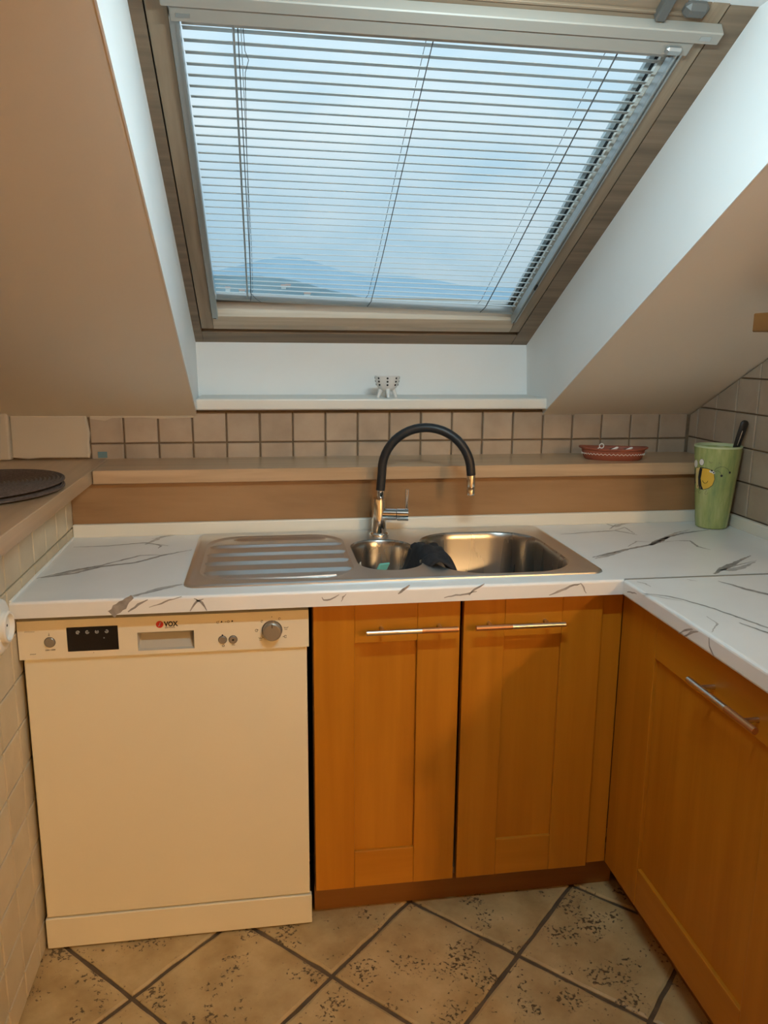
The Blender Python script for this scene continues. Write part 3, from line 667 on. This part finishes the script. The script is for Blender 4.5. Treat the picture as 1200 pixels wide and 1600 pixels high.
bx('carcass_base', (C0, .020, .082), (C2, .52, .098), 'carcass', cab); bx('carcass_back', (C0, .515, .082), (C2, .522, ZC-TC-.001), 'carcass', cab)
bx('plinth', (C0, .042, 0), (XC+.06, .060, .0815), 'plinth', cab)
ZD0, ZD1 = .0825, ZC-TC-.004
def door_front(name, x0, x1, pa, pb, cabp):
    d = empty(name); d.parent = cabp
    rz0, rz1 = .177, .694
    bx('stile', (x0, YC, ZD0), (pa, YC+.020, ZD1), 'door_v', d, .0018, 2); bx('stile', (pb, YC, ZD0), (x1, YC+.020, ZD1), 'door_v', d, .0018, 2)
    bx('rail', (pa, YC+.0006, rz1), (pb, YC+.020, ZD1), 'door_h', d, .0018, 2); bx('rail', (pa, YC+.0006, ZD0), (pb, YC+.020, rz0), 'door_h', d, .0018, 2)
    bx('panel', (pa-.001, YC+.009, rz0-.001), (pb+.001, YC+.017, rz1+.001), 'door_v', d)
    return d
d1 = door_front('door', C0+.001, CM-.0045, .4215, .5625, cab); d2 = door_front('door', CM+.0035, C2, .7640, .9000, cab)
handle(d1, (.4440, YC, .7285), (.6480, YC, .7285), .60, 1., (0, -1, 0)); handle(d2, (.6890, YC, .7285), (.8960, YC, .7285), 0., .40, (0, -1, 0), False)
bx('corner_post', (C2+.0012, .012, .0825), (1.0515, .034, ZD1), 'door_v', cab, .001)

# ================================================================== CORNER CABINET on the right run
XR = 1.0515
cab2 = tag(empty('base_cabinet'), 'honey wood base cabinet with one wide framed door beneath the side worktop', 'cabinet')
bx('carcass', (XR+.021, -1.22, .082), (RX-.01, -.02, ZC-TC-.002), 'carcass', cab2)
bx('plinth', (XR+.05, -1.22, 0), (XR+.068, .04, .082), 'plinth', cab2)
def door_side(y0, y1, pa, pb):
    d = empty('door'); d.parent = cab2; a, b = .178, .687
    bx('stile', (XR, pa, ZD0), (XR+.02, y0, ZD1), 'door_v', d, .0018, 2); bx('stile', (XR, y1, ZD0), (XR+.02, pb, ZD1), 'door_v', d, .0018, 2)
    bx('rail', (XR+.0006, pb, b), (XR+.02, pa, ZD1), 'door_y', d, .0018, 2); bx('rail', (XR+.0006, pb, ZD0), (XR+.02, pa, a), 'door_y', d, .0018, 2)
    bx('panel', (XR+.009, pb-.001, a-.001), (XR+.017, pa+.001, b+.001), 'door_v', d); return d
d3 = door_side(.011, -.645, -.150, -.5476)
handle(d3, (XR, -.335, .722), (XR, -.545, .722), .60, 1., (-1, 0, 0))
d4 = door_side(-.650, -1.215, -.745, -1.12)
handle(d4, (XR, -.755, .722), (XR, -.965, .722), 0., .4, (-1, 0, 0), False)

# ================================================================== SINK
sink = tag(empty('sink'), 'stainless steel sink with ribbed drainer and two bowls set in the worktop', 'sink')
SX, SY = (.0545, 1.0105), (.0215, .5150); ZK = ZC
bm = bmesh.new()
def rl_(ins, z, r): return [(x, y, z) for x, y in rrect(SX[0]+ins, SX[1]-ins, SY[0]+ins, SY[1]-ins, max(.004, r-ins), 6)]
R = loops(bm, [rl_(0, ZK+.0002, .030), rl_(.001, ZK+.003, .030), rl_(.005, ZK+.0050, .030), rl_(.012, ZK+.0048, .030), rl_(.018, ZK+.0026, .032)], False, False)
deck_z = ZK+.0026
def hole(pts): return [bm.verts.new((x, y, deck_z)) for x, y in pts]
DR = rrect(.082, .436, .060, .478, .085, 8); SB = rrect(.4475, .6080, .100, .402, .078, 9); BB = rrect(.6330, .9650, .046, .456, .115, 10)
edges = [bm.edges.get((R[-1][i], R[-1][(i+1) % len(R[-1])])) for i in range(len(R[-1]))]
for pts in (DR, SB, BB):
    vs = hole(pts); edges += [bm.edges.new((vs[i], vs[(i+1) % len(vs)])) for i in range(len(vs))]
bmesh.ops.triangle_fill(bm, use_beauty=True, use_dissolve=False, edges=edges)
fin(bm, 'deck', 'steel', sink, True)
def sc_in(pts, d):
    cx = (min(p[0] for p in pts)+max(p[0] for p in pts))/2; cy = (min(p[1] for p in pts)+max(p[1] for p in pts))/2
    hw = max(p[0] for p in pts)-cx; hh = max(p[1] for p in pts)-cy
    return [(cx+(x-cx)*(1-d/hw), cy+(y-cy)*(1-d/hh)) for x, y in pts]
bm = bmesh.new()
loops(bm, [[(x, y, deck_z) for x, y in DR], [(x, y, deck_z-.0008) for x, y in sc_in(DR, .002)], [(x, y, deck_z-.0035) for x, y in sc_in(DR, .008)], [(x, y, deck_z-.0040) for x, y in sc_in(DR, .012)]], False, True)
fin(bm, 'drainer', 'steel', sink, True)
for yy, xa, xb in ((.452, .160, .385), (.378, .100, .425), (.298, .096, .428), (.218, .096, .428), (.138, .100, .425)):
    bm = bmesh.new(); zb = deck_z-.0042; L0 = []
    for x, k in ((xa-.012, 0), (xa, .8), (xa+.012, 1), (xb-.012, 1), (xb, .8), (xb+.012, 0)):
        L0.append([(x, yy+q*.0185*(.3+.7*k), zb+.0002+.0058*k*hh) for q, hh in ((-1, 0), (-.55, .22), (-.22, .85), (0, 1), (.22, .85), (.55, .22), (1, 0))])
    loops(bm, L0, False, False, False); fin(bm, 'drainer_rib', 'steel', sink, True)
bm = bmesh.new(); tube(bm, [(.13, .095, deck_z-.003), (.20, .078, deck_z-.002), (.30, .076, deck_z-.002), (.39, .088, deck_z-.003)], .0022, 8); fin(bm, 'drainer_bead', 'steel', sink, True)
def bowl(pts, depth, name):
    bm = bmesh.new(); z = deck_z
    prof = [(0, 0), (.0015, -.0008), (.004, -.005), (.007, -.02), (.012, -depth+.03), (.020, -depth+.012), (.034, -depth+.003), (.06, -depth)]
    loops(bm, [[(x, y, z+dz) for x, y in sc_in(pts, i)] for i, dz in prof], False, True)
    b = fin(bm, name, 'steel_bowl', sink, True)
    cx = (min(p[0] for p in pts)+max(p[0] for p in pts))/2; cy = (min(p[1] for p in pts)+max(p[1] for p in pts))/2
    bm = bmesh.new(); lathe(bm, [(.040, 0), (.040, .002), (.034, .003), (.030, .001), (.012, .001), (.010, .004), (.004, .004)], (cx, cy, z-depth+.0002), 28, False, True); fin(bm, 'strainer', 'chrome', b, True)
    return b
bowl(SB, .115, 'small_bowl'); bowl(BB, .160, 'large_bowl')

# ================================================================== TAP
tap = tag(empty('kitchen_tap'), 'chrome mixer tap with black arched flexible spout behind the sink bowls', 'tap')
FX, FY, FZ = .5405, .449, deck_z
bm = bmesh.new(); lathe(bm, [(.0270, 0), (.0270, .004), (.0245, .008), (.0205, .010), (.0205, .012), (.0195, .100), (.0185, .103), (.0100, .103)], (FX, FY, FZ), 32, True, True); fin(bm, 'body', 'chrome', tap, True)
bm = bmesh.new(); lathe(bm, [(.0098, .100), (.0098, .108), (.0108, .110), (.0108, .126), (.0090, .128)], (FX+.003, FY, FZ), 24); fin(bm, 'collar', 'chrome', tap, True)
bm = bmesh.new(); pts = []; ax_ = Vector((.96, -.28, 0)).normalized(); a0 = Vector((FX+.003, FY, FZ+.125)); RD = .1195
for t in range(5): pts.append(a0+Vector((.001*t, 0, .0125*t)))
c_ = a0+Vector((.004, 0, .055))+ax_*RD
for k in range(1, 25):
    a = math.pi*(1-k/24*.985); pts.append(c_+ax_*(RD*math.cos(a))+Vector((0, 0, RD*math.sin(a)*.985)))
pts.append(pts[-1]+Vector((.0015, 0, -.012)))
tube(bm, pts, .0122, 16); fin(bm, 'hose', 'hose', tap, True)
e_ = pts[-1]; bm = bmesh.new(); sp = lathe(bm, [(.0112, .004), (.0118, .002), (.0118, -.030), (.0108, -.031), (.0108, -.033), (.0115, -.034), (.0115, -.052), (.0095, -.054), (.0088, -.046)], e_, 24); fin(bm, 'spout_end', 'chrome', tap, True)
bm = bmesh.new(); lz = FZ+.060
tube(bm, [(FX+.010, FY-.004, lz), (FX+.046, FY-.012, lz)], .0165, 24); tube(bm, [(FX+.046, FY-.012, lz), (FX+.0475, FY-.0125, lz)], .0140, 24); tube(bm, [(FX+.0475, FY-.0125, lz), (FX+.078, FY-.019, lz)], .0175, 24); fin(bm, 'mixer_barrel', 'chrome', tap, True)
bm = bmesh.new(); tube(bm, [(FX+.072, FY-.018, lz+.012), (FX+.0725, FY-.018, lz+.030), (FX+.074, FY-.018, lz+.070)], [.0034, .0046, .0050], 12); fin(bm, 'lever', 'chrome', tap, True)

# ================================================================== things in the sink
bm = bmesh.new(); nx, ny = 22, 16; G = []
def cl(u, v):
    xx = .574+.135*u
    yy = .120+.205*v-.045*(u-.3)*(1 if v < .5 else .3)
    prof = [(0, -.075), (.14, -.045), (.28, .002), (.40, .006), (.56, .005), (.68, .000), (.84, -.040), (1, -.080)]
    for (a, za), (b, zb) in zip(prof, prof[1:]):
        if a <= u <= b: z = za+(zb-za)*(u-a)/(b-a); break
    z += .0045*math.sin(v*11+u*4)+.003*math.sin(v*23-u*9)+.004*math.sin(u*17+v*3)
    edge = min(v, 1-v); z -= .012*max(0, .18-edge)/.18
    return Vector((xx, yy, deck_z+.007+z))
for i in range(nx+1): G.append([bm.verts.new(cl(i/nx, j/ny)) for j in range(ny+1)])
for i in range(nx):
    for j in range(ny): bm.faces.new((G[i][j], G[i+1][j], G[i+1][j+1], G[i][j+1]))
o = fin(bm, 'dishcloth', 'cloth', None, True); sm = o.modifiers.new('thickness', 'SOLIDIFY'); sm.thickness = .005; sm.offset = 1
tag(o, 'black cloth draped over the divider between the two sink bowls', 'cloth')
def slanted(name, p, q, wv, th, mtl):
    p, q, wv = Vector(p), Vector(q), Vector(wv); n = (q-p).cross(wv).normalized()*th; bm = bmesh.new()
    hexa(bm, [p-wv, q-wv, q+wv, p+wv, p-wv+n, q-wv+n, q+wv+n, p+wv+n]); bmesh.ops.bevel(bm, geom=list(bm.edges), offset=.0015, segments=1, affect='EDGES'); return fin(bm, name, mtl)
tag(slanted('sponge_strip', (.468, .178, deck_z-.106), (.518, .185, deck_z-.008), (.013, .005, .0), .007, 'teal'), 'teal green strip sticking up from the small sink bowl', 'sponge')
tag(slanted('plastic_sliver', (.470, .24, deck_z-.110), (.4610, .212, deck_z-.010), (.002, .006, 0), .002, 'white_plastic'), 'thin pale sliver leaning on the wall of the small bowl', 'strip')

# ================================================================== things on the ledges and sill
def placemat(c, r, tilt, name, label):
    e = tag(empty(name), label, 'placemat', None); c = Vector(c)
    bm = bmesh.new(); n = 56; ls = []
    prof = [(r-.002, 0), (r, .002), (r-.002, .004)]
    k = 0; q = r-.004
    while q > .02: prof += [(q, .0030 if k % 2 else .0058)]; q -= .0048; k += 1
    Rm = Matrix.Rotation(tilt[0], 3, 'X') @ Matrix.Rotation(tilt[1], 3, 'Y')
    def warp(p): 
        rr = math.hypot(p.x, p.y)/r; a = math.atan2(p.y, p.x); p.z += tilt[2]*rr**3*max(0, math.cos(a-.2)); return Rm @ p+c
    loops(bm, [[warp(Vector((q*math.cos(2*math.pi*i/n), q*math.sin(2*math.pi*i/n), z))) for i in range(n)] for q, z in [(.02, 0)]+prof])
    fin(bm, 'woven_disc', 'brown_mat', e, True)
    bm = bmesh.new(); tube(bm, [warp(Vector((r*math.cos(2*math.pi*i/n), r*math.sin(2*math.pi*i/n), .002))) for i in range(n+1)], .003, 6); fin(bm, 'rim', 'brown_mat', e, True)
placemat((-.436, .222, ZSH+.0025), .212, (0, 0, .003), 'placemat', 'dark brown round woven placemat lying underneath on the ledge')
placemat((-.439, .236, ZSH+.0100), .212, (.0, -.0, .008), 'placemat', 'dark brown round woven placemat on top of the other one')

bx_s = hy(159, 712, BY)
tag(bx('sticker', (-.2460, BY-.0022, ZSH+.003), (-.2200, BY-.0008, ZSH+.021), 'sticker'), 'small teal square stuck on the tile above the ledge', 'sticker')

# egg cup on the sill
eg = tag(empty('egg_cup'), 'small white footed cup with black dots standing on the window sill', 'egg cup')
EC = Vector((.6085, .762, 1.187)); bm = bmesh.new()
lathe(bm, [(.006, .020), (.018, .022), (.029, .031), (.035, .046), (.0380, .062), (.0385, .0655), (.0365, .0655), (.035, .058), (.028, .042), (.010, .034)], EC, 32); fin(bm, 'bowl', 'white_cer', eg, True)
fc = (CAMP-EC); a0_ = math.atan2(fc.y, fc.x)
for a in (math.degrees(a0_)+16+90*k for k in range(4)):
    d = Vector((math.cos(math.radians(a-8)), math.sin(math.radians(a-8)), 0)); bm = bmesh.new()
    tube(bm, [EC+d*.015+Vector((0, 0, .034)), EC+d*.022+Vector((0, 0, .016)), EC+d*.028], [.0090, .0064, .0044], 12); fin(bm, 'leg', 'white_cer', eg, True)
fc = (CAMP-EC); a0_ = math.atan2(fc.y, fc.x)
for col in range(8):
    a = a0_+math.radians(45*col+2)
    for z, rr in ((.0590, .0376), (.0490, .0361), (.0390, .0335)):
        n = Vector((math.cos(a), math.sin(a), -.25)).normalized(); p = EC+Vector((rr*math.cos(a), rr*math.sin(a), z)); t1 = Vector((-math.sin(a), math.cos(a), 0)); t2 = n.cross(t1)
        bm = bmesh.new(); loops(bm, [[p+n*dz+(t1*math.cos(2*math.pi*k/10)+t2*math.sin(2*math.pi*k/10))*.0030 for k in range(10)] for dz in (-.001, .0006)]); fin(bm, 'dot', 'black', eg)

# terracotta dish
dish = tag(empty('terracotta_dish'), 'oval terracotta dish with a white squiggle band on the back ledge', 'dish')
DCc = Vector((1.2755, .5985, ZSH)); da = math.radians(-15); ca, sa = math.cos(da), math.sin(da)
def el(k, z, n=48, pw=1.0):
    out = []
    for i in range(n):
        t = 2*math.pi*i/n; x = .098*k*math.cos(t); y = .047*(k if k < 1.02 else k*1.02)*math.sin(t)
        zz = z+(.0045*abs(math.cos(t))**3 if z > .025 else 0)
        out.append(DCc+Vector((x*ca-y*sa, x*sa+y*ca, zz)))
    return out
bm = bmesh.new(); loops(bm, [el(.80, 0), el(.86, .003), el(.93, .018), el(.955, .026), el(.955, .0275), el(1.03, .030), el(1.05, .034), el(1.02, .036), el(.95, .034), el(.88, .020), el(.78, .008)])
fin(bm, 'body', 'terra', dish, True)
bm = bmesh.new(); n = 96; pts = []
for i in range(n+1):
    t = 2*math.pi*i/n; k = .935+.008; x = .098*k*math.cos(t); y = .047*k*math.sin(t); pts.append(DCc+Vector((x*ca-y*sa, x*sa+y*ca, .0185+.0022*(1 if i % 2 else -1))))
tube(bm, pts, .0009, 5); fin(bm, 'squiggle_band', 'white_print', dish)
def spoon(dx, dy, ang, loop, label):
    e = tag(empty('small_spoon'), label, 'spoon', None); c = DCc+Vector((dx*ca-dy*sa, dx*sa+dy*ca, .0))
    d = Vector((math.cos(ang)*.75, math.sin(ang)*.3, .55)).normalized(); up = Vector((0, 0, 1))
    p0 = c+Vector((-.014, -.004, .026)); p1 = p0+d*.030
    bm = bmesh.new()
    if loop:
        tube(bm, [p0, p0+d*.018], .0016, 8); q = p0+d*.025; s_ = d.cross(Vector((0, -1, 0))).normalized()
        tube(bm, [q+(d*math.cos(2*math.pi*k/16)+s_*math.sin(2*math.pi*k/16))*.0068 for k in range(17)], .0015, 8)
    else:
        d2 = Vector((d.x, d.y, .30)).normalized(); tube(bm, [p0, p0+d2*.010, p0+d2*.026, p0+d2*.031], [.0014, .0030, .0040, .0022], 10)
    fin(bm, 'handle', 'white_cer', e, True)
    bm = bmesh.new(); lathe(bm, [(.003, -.011), (.010, -.008), (.0135, 0), (.011, .006), (.004, .0095)], c+Vector((0, .004, .0245)), 16); fin(bm, 'bowl', 'brown_nut', e, True)
spoon(-.043, -.006, 0, True, 'small dark spoon with a white looped handle in the terracotta dish'); spoon(-.002, -.004, 0, False, 'small dark spoon with a plain white handle in the middle of the dish'); spoon(.040, -.004, 0, False, 'small dark spoon with a plain white handle at the tapering dish end beside the cup')

# green cup with a bee
cup = tag(empty('utensil_cup'), 'tall green brushed cup with a painted bee in the worktop corner', 'cup')
CC = Vector((1.5275, .4520, ZC+.0003)); HC = .2385
bm = bmesh.new(); rb_, rt_ = .0440, .0650
def cr_(z): return rb_+(rt_-rb_)*(z/HC)
lathe(bm, [(rb_-.006, 0), (rb_-.001, .002)]+[(cr_(HC*k/8), max(.006, HC*k/8)) for k in range(9)]+[(rt_-.001, HC+.0015), (rt_-.0035, HC+.001), (rt_-.005, HC-.004), (rb_-.004, .010), (.010, .008)], CC, 48); fin(bm, 'body', 'cup', cup, True)
bm = bmesh.new(); lathe(bm, [(rt_+.0004, HC-.003), (rt_+.0006, HC+.0010), (rt_-.002, HC+.0024), (rt_-.0045, HC+.0012), (rt_-.0052, HC-.006)], CC, 48, False, False); fin(bm, 'rim', 'cup_in', cup, True)
ff = Vector((CAMP.x-CC.x, CAMP.y-CC.y, 0)).normalized(); rt = Vector((-ff.y, ff.x, 0)); rt = rt if rt.dot(RR) > 0 else -rt
def cupp(u, v, h):   # zoomed-photo coordinates of the print -> point on the cup
    z = .1515-(v-840)/8/505; off = (u-490)/8/32.0*.0590/cr_(z)
    ph = math.asin(max(-.985, min(.985, off))); r = cr_(z)+h
    return CC+(ff*math.cos(ph)+rt*math.sin(ph))*r+Vector((0, 0, z))
def patch(name, poly, mtl, h):
    cx = sum(p[0] for p in poly)/len(poly); cy = sum(p[1] for p in poly)/len(poly); bm = bmesh.new()
    ls = [[cupp(cx+(x-cx)*k, cy+(y-cy)*k, h) for x, y in poly] for k in (1, .7, .4, .12)]; loops(bm, ls, False, True); return fin(bm, name, mtl, bee)
def line(name, pts, rr, mtl='ink_black', h=.0006):
    bm = bmesh.new(); tube(bm, [cupp(u, v, h) for u, v in pts], rr, 5); return fin(bm, name, mtl, bee)
bee = empty('bee_print'); bee.parent = cup
arc = lambda cx, cy, rx, ry, a, b, n=16: [(cx+rx*math.cos(math.radians(a+(b-a)*k/n)), cy+ry*math.sin(math.radians(a+(b-a)*k/n))) for k in range(n+1)]
patch('tail', [(246, 760), (300, 735), (300, 980), (256, 985), (242, 930), (238, 840)], 'ink_black', .0003)
patch('pale_band', [(262, 745), (300, 733), (330, 735), (318, 860), (330, 985), (285, 988), (266, 900), (258, 800)], 'yellow_pale', .0005)
patch('stripe', [(305, 732), (345, 732), (328, 800), (322, 860), (336, 940), (362, 986), (318, 990), (300, 930), (292, 850), (296, 780)], 'ink_black', .0007)
patch('face', [(335, 738), (380, 735), (430, 745), (468, 785), (482, 850), (462, 920), (420, 960), (365, 984), (340, 940), (326, 860), (330, 790)], 'yellow', .0009)
line('outline', [(262, 748), (330, 728), (385, 732), (435, 745), (470, 785), (484, 850), (464, 922), (420, 964), (362, 988)], .0006, h=.001)
line('smile', arc(378, 862, 32, 46, 160, 20), .0006, h=.0012)
patch('eye', arc(440, 762, 26, 16, 0, 345), 'white_print', .0012); patch('eye', arc(465, 775, 16, 14, 0, 345), 'white_print', .0014)
patch('pupil', arc(443, 752, 14, 9, 0, 340, 10), 'ink_black', .0015); patch('pupil', arc(466, 772, 9, 8, 0, 340, 10), 'ink_black', .0017)
patch('wing', arc(318, 668, 26, 38, 0, 345), 'white_print', .0005); patch('wing', arc(252, 700, 20, 46, 0, 345), 'white_print', .0005)
line('wing_edge', arc(318, 668, 27, 39, 0, 360), .0004); 
line('antenna', [(470, 755), (490, 722), (530, 703), (580, 703), (620, 728), (640, 760)], .0004); line('antenna', [(475, 765), (510, 748), (545, 775), (556, 800)], .00035)
patch('antenna_tip', arc(556, 806, 14, 14, 0, 345), 'ink_black', .0006); patch('antenna_tip', arc(645, 768, 12, 13, 0, 345), 'ink_black', .0006)
for u in (270, 325, 400): line('foot', arc(u, 1022, 14, 16, -30, 280, 8)+[(u, 985)], .0003, 'ink')
line('buzz', [(400, 650), (425, 668), (440, 655)], .0003, 'ink'); line('buzz', [(515, 655), (535, 668)], .0003, 'ink')
# utensil with black handle
ut = tag(empty('kitchen_utensil'), 'black-handled utensil standing in the green bee cup', 'utensil')
p0 = CC+Vector((.0, -.005, .012)); p1 = hy(1151, 697, .425); p2 = hy(1165, 657, .410)
p1 = Vector((min(p1.x, 1.586), p1.y, p1.z)); p2.x = min(p2.x, 1.590)
bm = bmesh.new(); d_ = (p2-p1).normalized(); sd_ = d_.cross(Vector((0, 1, 0))).normalized(); fw_ = d_.cross(sd_)
st = [(p0, .004, .003), (p0.lerp(p1, .7), .005, .004), (p1, .0105, .006), (p1.lerp(p2, .5), .0120, .0065), (p2-d_*.008, .0125, .0065), (p2-d_*.002, .0085, .005), (p2, .004, .003)]
loops(bm, [[p+sd_*(a*math.cos(2*math.pi*k/14))+fw_*(b*math.sin(2*math.pi*k/14)) for k in range(14)] for p, a, b in st]); fin(bm, 'handle', 'utensil', ut, True)
q0 = p1.lerp(p2, .05)-fw_*.0066*(1 if fw_.y > 0 else -1); q1 = p1.lerp(p2, .62)-fw_*.0070*(1 if fw_.y > 0 else -1)
bm = bmesh.new(); tube(bm, [q0+sd_*.003, q1+sd_*.003], .0011, 6); fin(bm, 'steel_inlay', 'steel_bar', ut)

# ================================================================== power socket on the left half wall
so = tag(empty('power_socket'), 'white round-cornered power socket on the tiles beside the worktop end', 'socket')
bm = bmesh.new(); sy, sz = -.112, .806
def sl(ins, x, r=.034): return [(x, sy+a, sz+b) for a, b in rrect(-.046+ins, .046-ins, -.052+ins, .052-ins, max(.006, r-ins), 8)]
loops(bm, [sl(0, WX-.001), sl(0, WX+.004), sl(.003, WX+.010), sl(.010, WX+.014)]); fin(bm, 'plate', 'white_plastic', so, True)
def dsc(r, x): return [(x, sy+r*math.cos(2*math.pi*k/32), sz+r*math.sin(2*math.pi*k/32)) for k in range(32)]
bm = bmesh.new(); loops(bm, [dsc(.031, WX+.012), dsc(.031, WX+.022), dsc(.0285, WX+.0245), dsc(.0255, WX+.0245), dsc(.0245, WX+.016)], True, True); fin(bm, 'cup_ring', 'white_plastic', so, True)
for dz in (-.0095, .0095):
    bm = bmesh.new(); loops(bm, [[(x, sy+dz+.0026*math.cos(2*math.pi*k/12), sz+.0026*math.sin(2*math.pi*k/12)) for k in range(12)] for x in (WX+.0155, WX+.0165)]); fin(bm, 'pin_hole', 'black', so)

# ================================================================== wall shelf high on the right
sh = tag(empty('wall_shelf'), 'honey wood shelf board fixed high on the tiled side wall', 'shelf')
bx('board', (1.30, -.60, 1.3755), (RX, .0, 1.4155), 'shelf_wood', sh, .002)

# ================================================================== ceiling lamp of the room (behind the camera, to the right)
LP = Vector((2.87, -6.1, 2.56))
lamp = tag(empty('ceiling_lamp'), 'round glass ceiling lamp hanging in the room beyond the header', 'lamp')
lzc = RP(0, SE, 0).z
bm = bmesh.new(); lathe(bm, [(.06, lzc-LP.z), (.06, lzc-LP.z-.03), (.012, lzc-LP.z-.035), (.012, .10), (.04, .095), (.04, .075)], LP, 24); fin(bm, 'stem', 'alu_white', lamp, True)
bm = bmesh.new(); lathe(bm, [(.085*math.sin(math.pi*k/14), .085*math.cos(math.pi*k/14)) for k in range(1, 14)], LP+Vector((0, 0, -.005)), 28); fin(bm, 'globe', 'lampglass', lamp, True)
ld = bpy.data.lights.new('ceiling_bulb', 'POINT'); ld.energy = LAMP_W; ld.color = (1, .60, .26); ld.shadow_soft_size = .095
lo = bpy.data.objects.new('ceiling_bulb', ld); COL.objects.link(lo); lo.location = LP; lo.parent = lamp

# added unseen cool-white task lamp under the upper lining, brightening reveal and worktop
fill = tag(empty('added_fill_lamp'), 'added unseen white task lamp hung from the upper window lining above the sink', 'lamp')
zl = RP(0, FS1, DF).z-.13
for x in (.46, .68):
    bm = bmesh.new(); tube(bm, [(x, -.768, zl-.004), (x, -.768, zl+.1315)], .005, 10); fin(bm, 'hanger', 'alu_white', fill, True)
bx('housing', (.41, -.795, zl-.030), (.79, -.740, zl+.001), 'white_plastic', fill, .003, 2)
bx('diffuser', (.42, -.741, zl-.027), (.78, -.736, zl-.006), emis('fill_diffuser', (.80, .95, 1.0), 2.), fill)
ad_ = bpy.data.lights.new('added_fill_light', 'AREA'); ad_.shape = 'RECTANGLE'; ad_.size = .35; ad_.size_y = .022; ad_.energy = FILL_W; ad_.color = (.68, .92, 1.0)
ao = bpy.data.objects.new('added_fill_light', ad_); COL.objects.link(ao); ao.location = (.60, -.732, zl-.018); ao.rotation_mode = 'QUATERNION'
ao.rotation_quaternion = Vector((0, -.90, .436)).to_track_quat('Z', 'Y'); ao.parent = fill

# ================================================================== OUTSIDE: valley and hills far beyond the window
def ridge(name, d0, d1, h0, h1, fn, mtl, seed):
    bm = bmesh.new(); nx, ny = 120, 8; G = []
    for i in range(nx+1):
        x = -2600+5200*i/nx; col = []
        for j in range(ny+1):
            t = j/ny; y = d0+(d1-d0)*t; z = h0+(fn(x)-h0)*t**.8+math.sin(x*.013+j*1.7+seed)*6*t
            col.append(bm.verts.new((x, y, z)))
        G.append(col)
    for i in range(nx):
        for j in range(ny): bm.faces.new((G[i][j], G[i+1][j], G[i+1][j+1], G[i][j+1]))
    return struct(fin(bm, name, mtl, None, 'all'))
def near(x): return 54+30*math.exp(-((x+60)/150)**2)+4*math.sin(x*.011+.5)+3*math.sin(x*.031)
def far(x): return 158+44*math.exp(-((x-70)/140)**2)+7*math.sin(x*.006+.8)+3*math.sin(x*.023)
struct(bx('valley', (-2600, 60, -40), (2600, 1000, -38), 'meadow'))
ridge('hill', 420, 1000, -38, 60, near, 'forest', 1.); ridge('hills', 1100, 1900, 0, 160, far, 'forest_far_hazed', 2.)
rnd = random.Random(3)
hw = None
for k in range(26):
    x = rnd.uniform(-40, 250); t = rnd.uniform(.35, .85); y = 420+580*t; z = -38+(near(x)+38)*t**.8
    L_ = rnd.uniform(4, 6.5); e = tag(empty('house'), 'small pale house on the wooded slope beyond the window', 'house', 'houses on the hillside')
    bx('wall', (x, y, z-3), (x+L_, y+6, z+3.5), 'house', e)
    bm = bmesh.new(); loops(bm, [[(x+a, y-.6, z+3.5), (x+a, y+6.6, z+3.5), (x+a, y+3, z+5.5)] for a in (-.5, L_+.5)]); fin(bm, 'roof', 'roof', e)
